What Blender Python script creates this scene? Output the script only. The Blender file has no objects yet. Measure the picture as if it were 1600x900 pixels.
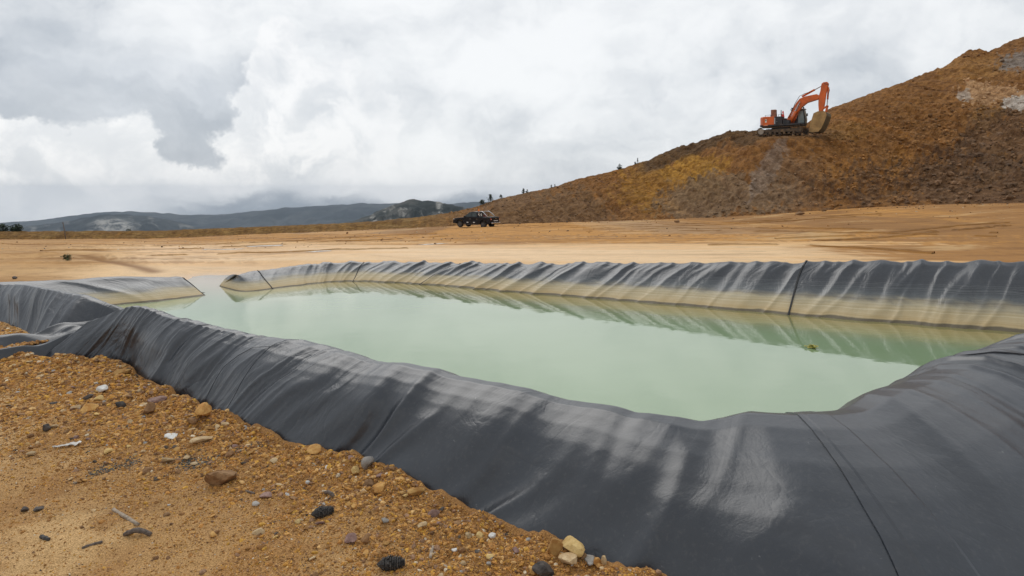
import bpy, math, random
import numpy as np
from mathutils import Vector, Matrix

random.seed(7)
RNG = np.random.default_rng(11)
SC = bpy.context.scene
COL = SC.collection
F = 1050.0        # focal length of the photograph, pixels of its 1600 px width
HY = 300.0        # horizon row of the photograph
CH = 2.4          # camera height above the pond water, metres

# ------------------------------------------------------------------ camera
cd = bpy.data.cameras.new('camera')
cam = bpy.data.objects.new('camera', cd)
COL.objects.link(cam)
cam.location = (0, 0, CH)
cam.rotation_euler = (math.radians(90), 0, 0)
cd.sensor_width = 36.0
cd.lens = F / 1600 * 36.0
cd.shift_y = -(450 - HY) / 1600
cd.clip_start = 0.05
cd.clip_end = 40000
SC.camera = cam

# ------------------------------------------------------------------ light and sky
SUN_EL, SUN_AZ = math.radians(47), math.radians(-22)   # azimuth from +Y, clockwise positive
w = bpy.data.worlds.new('World')
SC.world = w
w.use_nodes = True
SC.view_settings.view_transform = 'Standard'
SC.view_settings.look = 'None'
SC.view_settings.exposure = 0.22
SC.view_settings.gamma = 1.0
sl = bpy.data.lights.new('sun', 'SUN')
sl.energy = 0.85
sl.angle = math.radians(46)
sl.color = (1.0, 0.97, 0.93)
so = bpy.data.objects.new('sun', sl)
COL.objects.link(so)
sd = Vector((math.sin(SUN_AZ) * math.cos(SUN_EL), math.cos(SUN_AZ) * math.cos(SUN_EL), math.sin(SUN_EL)))
so.rotation_euler = sd.to_track_quat('Z', 'Y').to_euler()
so.location = sd * 50


class NT:
    """small helper to write node graphs in one line per node"""
    def __init__(s, tree):
        s.t = tree
        s.n = tree.nodes
        s.n.clear()

    def add(s, kind, **kw):
        nd = s.n.new(kind)
        for k, v in kw.items():
            if k.startswith('i_'):
                s.put(nd, k[2:], v)
            else:
                setattr(nd, k, v)
        return nd

    def put(s, nd, key, v):
        sock = nd.inputs[int(key)] if key.isdigit() else nd.inputs[key.replace('_', ' ')]
        if isinstance(v, bpy.types.NodeSocket):
            s.t.links.new(v, sock)
        else:
            sock.default_value = v

    def math(s, op, a, b=None, c=None, clamp=False):
        nd = s.n.new('ShaderNodeMath')
        nd.operation = op
        nd.use_clamp = clamp
        s.put(nd, '0', a)
        if b is not None:
            s.put(nd, '1', b)
        if c is not None:
            s.put(nd, '2', c)
        return nd.outputs[0]

    def ss(s, x, a, b, lo=0.0, hi=1.0):
        nd = s.n.new('ShaderNodeMapRange')
        nd.interpolation_type = 'SMOOTHSTEP'
        s.put(nd, '0', x)
        for i, v in ((1, a), (2, b), (3, lo), (4, hi)):
            s.put(nd, str(i), v)
        return nd.outputs[0]

    def mix(s, f, a, b, mode='MIX'):
        nd = s.n.new('ShaderNodeMix')
        nd.data_type = 'RGBA'
        nd.blend_type = mode
        nd.clamp_factor = True
        s.put(nd, '0', f)
        s.put(nd, '6', a if not isinstance(a, tuple) else (*a[:3], 1))
        s.put(nd, '7', b if not isinstance(b, tuple) else (*b[:3], 1))
        return nd.outputs[2]

    def noise(s, vec, scale, detail=4, rough=0.55, dist=0.0, dim='3D'):
        nd = s.n.new('ShaderNodeTexNoise')
        nd.noise_dimensions = dim
        s.put(nd, 'Vector', vec)
        s.put(nd, 'Scale', scale)
        s.put(nd, 'Detail', detail)
        s.put(nd, 'Roughness', rough)
        s.put(nd, 'Distortion', dist)
        return nd

    def vmath(s, op, a, b=None, out=0, scale=None):
        nd = s.n.new('ShaderNodeVectorMath')
        nd.operation = op
        s.put(nd, '0', a)
        if b is not None:
            s.put(nd, '1', b)
        if scale is not None:
            s.put(nd, 'Scale', scale)
        return nd.outputs[out]


def pixdir(px, py):
    v = Vector(((px - 800) / F, 1.0, (HY - py) / F))
    return tuple(v.normalized())


def build_world():
    g = NT(w.node_tree)
    out = g.add('ShaderNodeOutputWorld')
    tc = g.add('ShaderNodeTexCoord')
    d = tc.outputs['Generated']
    sky = g.add('ShaderNodeTexSky', sky_type='NISHITA')
    sky.sun_disc = False
    sky.sun_elevation = SUN_EL
    sky.sun_rotation = SUN_AZ
    bg_sky = g.add('ShaderNodeBackground', i_Color=sky.outputs[0], i_Strength=0.06)
    # warp the view direction so that cloud edges are ragged and billowed
    n1 = g.noise(d, 6.0, 7, 0.62)
    n1c = g.vmath('SUBTRACT', n1.outputs['Color'], (0.5, 0.5, 0.5))
    warp = g.vmath('ADD', d, g.vmath('SCALE', n1c, scale=0.11))
    n1b = g.noise(d, 26.0, 5, 0.6)
    n1bc = g.vmath('SUBTRACT', n1b.outputs['Color'], (0.5, 0.5, 0.5))
    warp2 = g.vmath('ADD', g.vmath('ADD', d, g.vmath('SCALE', n1c, scale=0.085)), g.vmath('SCALE', n1bc, scale=0.05))

    def blobs(lst, vec):
        cur = None
        for px, py, r in lst:
            dd = g.vmath('DISTANCE', vec, pixdir(px, py), out=1)
            e = g.math('SUBTRACT', dd, r / F)
            cur = e if cur is None else g.math('SMOOTH_MIN', cur, e, 0.02)
        return cur
    # wide soft light and grey masses over the whole sky
    str1 = g.vmath('MULTIPLY', warp, (1.0, 1.0, 1.9))
    big = g.noise(str1, 1.6, 5, 0.55, 0.5).outputs[0]
    med = g.noise(g.vmath('ADD', str1, (3.1, 0.2, 0.7)), 4.2, 6, 0.58, 0.3).outputs[0]
    tone = g.math('ADD', g.math('MULTIPLY', big, 0.62), g.math('MULTIPLY', med, 0.38))
    bil0 = g.noise(g.vmath('ADD', warp, (1.3, 4.2, 0.1)), 9.0, 6, 0.62, 0.5).outputs[0]
    tone = g.math('ADD', g.math('MULTIPLY', tone, 0.84), g.math('MULTIPLY', bil0, 0.16))
    tone = g.ss(tone, 0.385, 0.61)
    base = g.mix(tone, (0.44, 0.48, 0.53), (0.84, 0.855, 0.865))
    # gaps where a farther, blue-grey deck shows
    holes = blobs([(300, 215, 95), (200, 165, 70), (100, 150, 60), (395, 150, 45), (0, 180, 55), (-60, 150, 80), (300, 262, 35)], warp)
    hf = g.ss(holes, 0.06, -0.04)
    hcol = g.mix(g.ss(med, 0.35, 0.65), (0.37, 0.41, 0.465), (0.56, 0.60, 0.655))
    base = g.mix(g.math('MULTIPLY', hf, 0.66), base, hcol)
    # cumulus heads in front of the gaps
    cum = blobs([(30, 262, 66), (105, 240, 44), (165, 225, 42), (202, 205, 28), (200, 245, 45), (120, 300, 75),
                 (40, 330, 90), (235, 300, 48), (290, 292, 34), (330, 300, 36), (352, 222, 15), (375, 236, 24),
                 (400, 275, 50), (432, 198, 62), (400, 168, 26), (452, 120, 50), (440, 70, 40), (470, 260, 90), (540, 190, 90), (-90, 270, 90), (330, 285, 20), (262, 272, 16)], warp2)
    cf = g.ss(cum, 0.004, -0.006)
    inner = g.ss(cum, -0.09, 0.0)
    bil = g.noise(g.vmath('ADD', d, g.vmath('SCALE', n1bc, scale=0.03)), 15.0, 6, 0.6, 0.4).outputs[0]
    ccol = g.mix(g.ss(bil, 0.36, 0.62), (0.58, 0.615, 0.655), (0.86, 0.865, 0.87))
    ccol = g.mix(g.math('MULTIPLY', inner, 0.5), ccol, (0.87, 0.875, 0.88))
    sep = g.add('ShaderNodeSeparateXYZ', i_Vector=d)
    azx = g.ss(sep.outputs[0], -0.32, -0.12, 1.0, 0.0)
    base = g.mix(g.math('MULTIPLY', cf, g.math('ADD', g.math('MULTIPLY', azx, 0.6), 0.4)), base, ccol)
    # the low cloud base hanging over the far hills, greyer towards the horizon
    lown = g.noise(g.vmath('MULTIPLY', warp, (1.0, 1.0, 3.5)), 5.0, 5, 0.55).outputs[0]
    elev = g.math('ADD', sep.outputs[2], g.math('MULTIPLY', g.math('SUBTRACT', lown, 0.5), 0.10))
    low = g.ss(elev, 0.045, -0.045)
    base = g.mix(g.math('MULTIPLY', low, 0.75), base, g.mix(g.ss(med, 0.3, 0.7), (0.66, 0.70, 0.74), (0.90, 0.91, 0.92)))
    ux = g.math('DIVIDE', sep.outputs[0], g.math('MAXIMUM', sep.outputs[1], 0.05))
    dk = g.math('MULTIPLY', g.ss(elev, 0.0, -0.028), g.math('MULTIPLY', g.ss(ux, -0.60, -0.42), g.ss(ux, 0.15, -0.12)))
    base = g.mix(g.math('MULTIPLY', dk, 0.9), base, (0.22, 0.27, 0.33))
    bg_c = g.add('ShaderNodeBackground', i_Color=base, i_Strength=1.0)
    mx = g.add('ShaderNodeMixShader', i_Fac=0.93)
    g.put(mx, '1', bg_sky.outputs[0])
    g.put(mx, '2', bg_c.outputs[0])
    g.t.links.new(mx.outputs[0], out.inputs[0])


build_world()

# ------------------------------------------------------------------ noise in numpy
_P = np.random.default_rng(3).permutation(256)
_P = np.concatenate([_P, _P])
_ang = np.random.default_rng(5).uniform(0, 2 * np.pi, 256)
_G = np.stack([np.cos(_ang), np.sin(_ang)], -1)


def pn(x, y, seed=0):
    x = np.asarray(x, float) + seed * 17.31
    y = np.asarray(y, float) + seed * 9.77
    x, y = np.broadcast_arrays(x, y)
    xi = np.floor(x).astype(int)
    yi = np.floor(y).astype(int)
    xf, yf = x - xi, y - yi
    u = xf * xf * xf * (xf * (xf * 6 - 15) + 10)
    v = yf * yf * yf * (yf * (yf * 6 - 15) + 10)

    def gr(a, b, fx, fy):
        k = _P[(_P[a & 255] + b) & 255]
        gg = _G[k]
        return gg[..., 0] * fx + gg[..., 1] * fy
    a = gr(xi, yi, xf, yf)
    b = gr(xi + 1, yi, xf - 1, yf)
    c = gr(xi, yi + 1, xf, yf - 1)
    dd = gr(xi + 1, yi + 1, xf - 1, yf - 1)
    return ((a + u * (b - a)) * (1 - v) + (c + u * (dd - c)) * v) * 1.5


def fbm(x, y, o=4, seed=0, gain=0.5):
    s, a = 0, 1.0
    for i in range(o):
        s = s + a * pn(x * 2 ** i, y * 2 ** i, seed + i * 3)
        a *= gain
    return s


def sstep(a, b, x):
    t = np.clip((x - a) / (b - a), 0, 1)
    return t * t * (3 - 2 * t)


def lerp(a, b, t):
    return a + (b - a) * t


def at(px, py, d):
    return Vector(((px - 800) / F * d, d, CH - (py - HY) / F * d))


# ------------------------------------------------------------------ mesh helpers
def tag(o, label=None, cat=None, group=None, kind=None):
    if label:
        o['label'] = label
    if cat:
        o['category'] = cat
    if group:
        o['group'] = group
    if kind:
        o['kind'] = kind
    return o


def np_mesh(name, verts, faces, mat=None, smooth=True, attrs=None, parent=None):
    """faces: (n,3) or (n,4) int array. attrs: {name: (n,4) or (n,) per vertex}"""
    verts = np.asarray(verts, np.float32)
    faces = np.asarray(faces, np.int32)
    me = bpy.data.meshes.new(name)
    k = faces.shape[1]
    me.vertices.add(len(verts))
    me.vertices.foreach_set('co', verts.ravel())
    me.loops.add(faces.size)
    me.loops.foreach_set('vertex_index', faces.ravel())
    me.polygons.add(len(faces))
    me.polygons.foreach_set('loop_start', np.arange(0, faces.size, k, dtype=np.int32))
    me.polygons.foreach_set('use_smooth', np.full(len(faces), smooth))
    me.update(calc_edges=True)
    for an, av in (attrs or {}).items():
        av = np.asarray(av, np.float32)
        if av.ndim == 2:
            if av.shape[1] == 3:
                av = np.concatenate([av, np.ones((len(av), 1), np.float32)], 1)
            at_ = me.attributes.new(an, 'FLOAT_COLOR', 'POINT')
            at_.data.foreach_set('color', av.ravel())
        else:
            at_ = me.attributes.new(an, 'FLOAT', 'POINT')
            at_.data.foreach_set('value', av.ravel())
    if mat:
        me.materials.append(mat)
    me.validate()
    o = bpy.data.objects.new(name, me)
    COL.objects.link(o)
    if parent is not None:
        o.parent = parent
    return o


def grid_faces(nr, nc, wrap=False):
    r = np.arange(nr - 1)[:, None]
    c = np.arange(nc if wrap else nc - 1)[None, :]
    c2 = (c + 1) % nc
    return np.stack([r * nc + c, r * nc + c2, (r + 1) * nc + c2, (r + 1) * nc + c], -1).reshape(-1, 4)


def empty(name, loc=(0, 0, 0), rz=0.0):
    o = bpy.data.objects.new(name, None)
    o.empty_display_size = 0.2
    COL.objects.link(o)
    o.location = loc
    o.rotation_euler = (0, 0, rz)
    return o


class MB:
    """collects solids and links them as ONE mesh object"""
    def __init__(s):
        s.v, s.f = [], []

    def add(s, vs, fs):
        b = len(s.v)
        s.v += [tuple(v) for v in vs]
        s.f += [tuple(i + b for i in f) for f in fs]
        return s

    def box(s, c, size, rot=None, taper=0.0):
        hx, hy, hz = size[0] / 2, size[1] / 2, size[2] / 2
        t = 1 - taper
        vs = [(-hx, -hy, -hz), (hx, -hy, -hz), (hx, hy, -hz), (-hx, hy, -hz),
              (-hx * t, -hy * t, hz), (hx * t, -hy * t, hz), (hx * t, hy * t, hz), (-hx * t, hy * t, hz)]
        m = rot if rot is not None else Matrix.Identity(3)
        vs = [m @ Vector(v) + Vector(c) for v in vs]
        return s.add(vs, [(0, 3, 2, 1), (4, 5, 6, 7), (0, 1, 5, 4), (1, 2, 6, 5), (2, 3, 7, 6), (3, 0, 4, 7)])

    def bar(s, a, b, w_, h_=None):
        a, b = Vector(a), Vector(b)
        m = (b - a).to_track_quat('X', 'Z').to_matrix()
        return s.box((a + b) / 2, ((b - a).length, w_, h_ or w_), m)

    def prism(s, pts, y0, y1, inset=None):
        """pts: list of (x, z) counter clockwise seen from -y; extruded along y"""
        n = len(pts)
        vs = [(x, y0, z) for x, z in pts] + [(x, y1, z) for x, z in pts]
        fs = [tuple(range(n)), tuple(range(2 * n - 1, n - 1, -1))]
        fs += [(i, i + n, (i + 1) % n + n, (i + 1) % n) for i in range(n)]
        return s.add(vs, fs)

    def cyl(s, a, b, r0, r1=None, n=14, caps=True):
        a, b = Vector(a), Vector(b)
        r1 = r0 if r1 is None else r1
        m = (b - a).to_track_quat('Z', 'Y').to_matrix()
        vs = []
        for p, r in ((a, r0), (b, r1)):
            for i in range(n):
                t = 2 * math.pi * i / n
                vs.append(p + m @ Vector((r * math.cos(t), r * math.sin(t), 0)))
        fs = [(i, (i + 1) % n, (i + 1) % n + n, i + n) for i in range(n)]
        if caps:
            fs += [tuple(range(n - 1, -1, -1)), tuple(range(n, 2 * n))]
        return s.add(vs, fs)

    def tube(s, pts, radii, n=7):
        pts = [Vector(p) for p in pts]
        vs, fs = [], []
        for k, p in enumerate(pts):
            d = (pts[min(k + 1, len(pts) - 1)] - pts[max(k - 1, 0)])
            m = d.to_track_quat('Z', 'Y').to_matrix()
            r = radii[k] if hasattr(radii, '__len__') else radii
            for i in range(n):
                t = 2 * math.pi * i / n
                vs.append(p + m @ Vector((r * math.cos(t), r * math.sin(t), 0)))
        for k in range(len(pts) - 1):
            for i in range(n):
                fs.append((k * n + i, k * n + (i + 1) % n, (k + 1) * n + (i + 1) % n, (k + 1) * n + i))
        fs += [tuple(range(n - 1, -1, -1)), tuple(range((len(pts) - 1) * n, len(pts) * n))]
        return s.add(vs, fs)

    def lathe(s, prof, c=(0, 0, 0), axis='y', n=20):
        """prof: list of (radius, offset along axis)"""
        vs, fs = [], []
        for r, h in prof:
            for i in range(n):
                t = 2 * math.pi * i / n
                x, z = r * math.cos(t), r * math.sin(t)
                vs.append(Vector((x, h, z)) + Vector(c))
        for k in range(len(prof) - 1):
            for i in range(n):
                fs.append((k * n + i, (k + 1) * n + i, (k + 1) * n + (i + 1) % n, k * n + (i + 1) % n))
        fs += [tuple(range(n)), tuple(range(len(prof) * n - 1, (len(prof) - 1) * n - 1, -1))]
        return s.add(vs, fs)

    def build(s, name, mat, parent=None, smooth=False, bevel=0.0):
        me = bpy.data.meshes.new(name)
        me.from_pydata(s.v, [], s.f)
        me.update()
        if mat:
            me.materials.append(mat)
        o = bpy.data.objects.new(name, me)
        COL.objects.link(o)
        if parent is not None:
            o.parent = parent
        if smooth:
            me.polygons.foreach_set('use_smooth', [True] * len(me.polygons))
        if bevel:
            b = o.modifiers.new('bevel', 'BEVEL')
            b.width = bevel
            b.segments = 2
            b.limit_method = 'ANGLE'
        return o


# ------------------------------------------------------------------ materials
def new_mat(name):
    m = bpy.data.materials.new(name)
    m.use_nodes = True
    g = NT(m.node_tree)
    out = g.add('ShaderNodeOutputMaterial')
    p = g.add('ShaderNodeBsdfPrincipled')
    g.t.links.new(p.outputs[0], out.inputs[0])
    return m, g, p


def plain_mat(name, col, rough=0.5, metal=0.0, var=0.25, scale=6.0, dirt=None, spec=0.5, coat=0.0):
    m, g, p = new_mat(name)
    tc = g.add('ShaderNodeTexCoord')
    n = g.noise(tc.outputs['Object'], scale, 5, 0.6).outputs[0]
    c = g.mix(g.ss(n, 0.3, 0.7), tuple(x * (1 - var) for x in col), tuple(min(1, x * (1 + var)) for x in col))
    if dirt:
        n2 = g.noise(tc.outputs['Object'], scale * 0.6, 6, 0.65).outputs[0]
        c = g.mix(g.ss(n2, 0.48, 0.68, 0, dirt[3]), c, dirt[:3])
    g.put(p, 'Base Color', c)
    g.put(p, 'Roughness', rough)
    g.put(p, 'Metallic', metal)
    g.put(p, 'Specular IOR Level', spec)
    if coat:
        g.put(p, 'Coat Weight', coat)
    return m


def ground_mat():
    m, g, p = new_mat('gravelly_sand')
    at_ = g.add('ShaderNodeAttribute', attribute_name='soil')
    wet = g.add('ShaderNodeAttribute', attribute_name='wet')
    geo = g.add('ShaderNodeNewGeometry')
    pos = geo.outputs['Position']
    ln = g.vmath('LENGTH', pos, out=1)
    near = g.ss(ln, 8.0, 30.0, 1.0, 0.0)
    grain = g.noise(pos, 150.0, 3, 0.7).outputs[0]
    grain2 = g.noise(pos, 42.0, 4, 0.65).outputs[0]
    blot = g.noise(pos, 2.3, 5, 0.62).outputs[0]
    far_n = g.noise(g.vmath('MULTIPLY', pos, (0.35, 0.9, 0.0)), 0.9, 7, 0.66, 0.4).outputs[0]
    c = g.mix(g.ss(grain, 0.32, 0.68), g.mix(1.0, at_.outputs['Color'], (0.52, 0.48, 0.42), 'MULTIPLY'),
              g.mix(1.0, at_.outputs['Color'], (1.38, 1.38, 1.42), 'MULTIPLY'))
    c = g.mix(near, at_.outputs['Color'], c)
    c = g.mix(g.ss(grain2, 0.5, 0.72, 0, 0.45), c, g.mix(1.0, c, (0.55, 0.47, 0.38), 'MULTIPLY'))
    c = g.mix(g.ss(blot, 0.35, 0.7, 0, 0.35), c, g.mix(1.0, c, (1.25, 1.22, 1.15), 'MULTIPLY'))
    dry = g.math('SUBTRACT', 1.0, wet.outputs['Fac'])
    c = g.mix(g.math('MULTIPLY', g.ss(far_n, 0.50, 0.66), g.math('MULTIPLY', dry, 0.60)), c, g.mix(1.0, c, (0.52, 0.46, 0.36), 'MULTIPLY'))
    tr = g.add('ShaderNodeAttribute', attribute_name='track')
    wob = g.noise(pos, 0.05, 3, 0.5).outputs['Color']
    pw = g.vmath('ADD', pos, g.vmath('SCALE', wob, scale=9.0))
    s1 = g.noise(g.vmath('MULTIPLY', pw, (0.09, 0.20, 0)), 1.0, 7, 0.68, 0.4).outputs[0]
    s2 = g.noise(g.vmath('MULTIPLY', pw, (0.35, 0.75, 0)), 1.0, 6, 0.72, 0.4).outputs[0]
    s3 = g.noise(g.vmath('MULTIPLY', pos, (1.4, 1.9, 0)), 1.0, 6, 0.72).outputs[0]
    trf = tr.outputs['Fac']
    c = g.mix(g.math('MULTIPLY', trf, g.ss(s1, 0.50, 0.64, 0, 0.8)), c, (0.25, 0.11, 0.024))
    c = g.mix(g.math('MULTIPLY', trf, g.ss(s2, 0.54, 0.70, 0, 0.75)), c, (0.22, 0.105, 0.03))
    c = g.mix(g.math('MULTIPLY', trf, g.ss(s3, 0.54, 0.66, 0, 0.8)), c, (0.24, 0.12, 0.038))
    c = g.mix(g.math('MULTIPLY', trf, g.ss(s1, 0.44, 0.34, 0, 0.6)), c, (0.66, 0.43, 0.20))
    g.put(p, 'Base Color', c)
    g.put(p, 'Roughness', g.math('SUBTRACT', 0.93, g.math('MULTIPLY', wet.outputs['Fac'], 0.5)))
    g.put(p, 'Specular IOR Level', 0.3)
    h = g.math('ADD', g.math('MULTIPLY', grain, 0.35), g.math('ADD', grain2, g.math('MULTIPLY', far_n, 1.2)))
    b = g.add('ShaderNodeBump', i_Strength=0.6, i_Distance=0.012, i_Height=h)
    g.put(p, 'Normal', b.outputs[0])
    return m


def hill_mat():
    m, g, p = new_mat('spoil_soil')
    at_ = g.add('ShaderNodeAttribute', attribute_name='soil')
    geo = g.add('ShaderNodeNewGeometry')
    pos = geo.outputs['Position']
    n1 = g.noise(pos, 1.6, 8, 0.72).outputs[0]
    n2 = g.noise(pos, 6.5, 5, 0.7).outputs[0]
    n3 = g.noise(pos, 0.25, 5, 0.6).outputs[0]
    c = g.mix(g.ss(n1, 0.35, 0.68), g.mix(1.0, at_.outputs['Color'], (0.55, 0.48, 0.42), 'MULTIPLY'), g.mix(1.0, at_.outputs['Color'], (1.3, 1.28, 1.25), 'MULTIPLY'))
    c = g.mix(g.ss(n2, 0.57, 0.75, 0, 0.5), c, g.mix(0.35, c, (0.5, 0.4, 0.27)))
    ps = g.add('ShaderNodeSeparateXYZ', i_Vector=pos)
    fx = g.math('ADD', ps.outputs[0], g.math('MULTIPLY', ps.outputs[2], 0.7))
    fl = g.add('ShaderNodeCombineXYZ', i_X=g.math('MULTIPLY', fx, 0.55), i_Y=g.math('MULTIPLY', ps.outputs[2], 0.10))
    s1 = g.noise(fl.outputs[0], 1.0, 7, 0.7, 0.3).outputs[0]
    c = g.mix(g.ss(s1, 0.52, 0.68, 0, 0.65), c, g.mix(1.0, c, (0.50, 0.42, 0.36), 'MULTIPLY'))
    c = g.mix(g.ss(s1, 0.46, 0.33, 0, 0.5), c, g.mix(1.0, c, (1.45, 1.32, 1.05), 'MULTIPLY'))
    c = g.mix(g.ss(n3, 0.4, 0.66, 0, 0.35), c, g.mix(1.0, c, (0.72, 0.62, 0.5), 'MULTIPLY'))
    g.put(p, 'Base Color', c)
    g.put(p, 'Roughness', 0.95)
    g.put(p, 'Specular IOR Level', 0.2)
    h = g.math('ADD', g.math('MULTIPLY', n2, 0.5), n1)
    b = g.add('ShaderNodeBump', i_Strength=0.9, i_Distance=0.20, i_Height=h)
    g.put(p, 'Normal', b.outputs[0])
    return m


def liner_mat():
    m, g, p = new_mat('black_geomembrane')
    geo = g.add('ShaderNodeNewGeometry')
    pos = geo.outputs['Position']
    st = g.add('ShaderNodeAttribute', attribute_name='stain')
    sc = g.add('ShaderNodeAttribute', attribute_name='along')   # x along the bank, y across
    sep = g.add('ShaderNodeSeparateXYZ', i_Vector=pos)
    z = sep.outputs[2]
    dust = g.noise(g.vmath('MULTIPLY', pos, (1, 1, 0.6)), 1.7, 6, 0.62, 0.6).outputs[0]
    fine = g.noise(pos, 34.0, 4, 0.7).outputs[0]
    upn = g.add('ShaderNodeSeparateXYZ', i_Vector=geo.outputs['Normal'])
    c = g.mix(g.ss(dust, 0.35, 0.75), (0.007, 0.010, 0.016), (0.016, 0.021, 0.030))
    c = g.mix(g.math('MULTIPLY', g.ss(fine, 0.5, 0.75), 0.3), c, (0.075, 0.072, 0.070))
    # soil splashed on the lower outer face, pale scuffs and specks
    spl = g.noise(pos, 26.0, 6, 0.75, 0.4).outputs[0]
    spb = g.noise(pos, 3.1, 4, 0.6).outputs[0]
    low_ = g.math('ADD', g.ss(z, 0.95, 0.62), g.math('MULTIPLY', g.ss(spb, 0.52, 0.7), 0.35))
    c = g.mix(g.math('MULTIPLY', low_, g.ss(spl, 0.62, 0.74, 0, 0.12)), c, (0.20, 0.125, 0.06))
    scf = g.noise(g.vmath('MULTIPLY', pos, (9.0, 2.0, 14.0)), 3.0, 3, 0.6).outputs[0]
    c = g.mix(g.ss(scf, 0.70, 0.78, 0, 0.45), c, (0.17, 0.17, 0.17))
    # rings left by falling water: pale scale low down, grey film above it
    crs = g.add('ShaderNodeAttribute', attribute_name='crest')
    z = g.math('DIVIDE', z, g.add('ShaderNodeMapRange', i_0=crs.outputs['Fac'], i_1=0.3, i_2=1.1, i_3=0.40, i_4=0.94).outputs[0])
    svec = g.vmath('MULTIPLY', sc.outputs['Vector'], (1.4, 5.0, 0))
    wob = g.noise(svec, 1.0, 5, 0.6, 0.3).outputs[0]
    zz = g.math('ADD', z, g.math('MULTIPLY', g.math('SUBTRACT', wob, 0.5), 0.36))
    zl = g.math('ADD', z, g.math('MULTIPLY', g.math('SUBTRACT', wob, 0.5), 0.09))
    cmb = g.add('ShaderNodeCombineXYZ', i_X=zl, i_Y=g.math('MULTIPLY', sc.outputs['Fac'], 0.0))
    streak = g.noise(g.vmath('MULTIPLY', sc.outputs['Vector'], (2.2, 1.2, 0)), 1.0, 5, 0.65).outputs[0]
    rings = g.noise(cmb.outputs[0], 24.0, 4, 0.7).outputs[0]
    film = g.mix(rings, (0.055, 0.070, 0.075), (0.13, 0.14, 0.135))
    cream = g.mix(g.ss(rings, 0.30, 0.70, 0.15, 0.85), (0.36, 0.25, 0.10), (0.66, 0.57, 0.36))
    cream = g.mix(g.ss(g.math('ADD', zl, g.math('MULTIPLY', streak, 0.3)), 0.46, 0.12, 0, 0.75), cream, (0.50, 0.33, 0.11))
    s_film = g.math('MULTIPLY', g.ss(zz, 0.74, 0.46), 0.55)
    s_cream = g.math('MULTIPLY', g.ss(zz, 0.56, 0.26), 0.92)
    c2 = g.mix(s_film, c, film)
    thin = g.ss(g.math('ABSOLUTE', g.math('SUBTRACT', rings, 0.52)), 0.03, 0.0)
    c2 = g.mix(g.math('MULTIPLY', thin, g.ss(z, 0.95, 0.6, 0, 0.35)), c2, (0.26, 0.27, 0.26))
    c2 = g.mix(s_cream, c2, cream)
    c2 = g.mix(g.ss(zl, 0.075, 0.045, 0, 0.9), c2, (0.07, 0.055, 0.025))
    c = g.mix(st.outputs['Fac'], c, c2)
    g.put(p, 'Base Color', c)
    rg = g.math('ADD', g.math('MULTIPLY', dust, 0.12), 0.26)
    rg = g.math('ADD', rg, g.math('MULTIPLY', g.math('MULTIPLY', st.outputs['Fac'], s_cream), 0.35))
    g.put(p, 'Roughness', rg)
    g.put(p, 'Specular IOR Level', 0.85)
    orange = g.noise(pos, 75.0, 3, 0.6).outputs[0]
    soft = g.noise(pos, 11.0, 4, 0.6, 0.8).outputs[0]
    # crisp creases running down the face, drawn with the membrane's own length and width
    sxy = g.add('ShaderNodeSeparateXYZ', i_Vector=sc.outputs['Vector'])
    sl_ = g.math('SUBTRACT', sxy.outputs[0], g.math('MULTIPLY', g.math('MINIMUM', sxy.outputs[1], 0.3), 0.55))
    cr1 = g.add('ShaderNodeCombineXYZ', i_X=g.math('MULTIPLY', sl_, 3.4), i_Y=g.math('MULTIPLY', sxy.outputs[1], 1.3))
    w1 = g.noise(cr1.outputs[0], 1.0, 3, 0.55, 0.9).outputs[0]
    w1 = g.math('POWER', g.math('SUBTRACT', 1.0, g.math('ABSOLUTE', g.math('MULTIPLY', g.math('SUBTRACT', w1, 0.5), 3.2)), clamp=True), 2.5)
    w2 = g.noise(g.vmath('ADD', g.vmath('SCALE', sc.outputs['Vector'], scale=2.2), (7, 3, 0)), 1.0, 4, 0.6, 1.2).outputs[0]
    w2 = g.math('POWER', g.math('SUBTRACT', 1.0, g.math('ABSOLUTE', g.math('MULTIPLY', g.math('SUBTRACT', w2, 0.5), 7.0)), clamp=True), 2.0)
    wm = g.ss(g.noise(sc.outputs['Vector'], 0.9, 2, 0.5).outputs[0], 0.42, 0.6)
    w1m = g.math('ADD', g.ss(sxy.outputs[0], 5.6, 2.8, 0.14, 0.75), g.ss(sxy.outputs[0], 8.4, 10.5, 0.0, 0.28))
    h = g.math('ADD', g.math('MULTIPLY', orange, 0.07), g.math('MULTIPLY', soft, 0.25))
    h = g.math('ADD', h, g.math('ADD', g.math('MULTIPLY', w1, w1m), g.math('MULTIPLY', g.math('MULTIPLY', w2, wm), 0.25)))
    b = g.add('ShaderNodeBump', i_Strength=0.6, i_Distance=0.014, i_Height=h)
    g.put(p, 'Normal', b.outputs[0])
    return m


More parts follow.
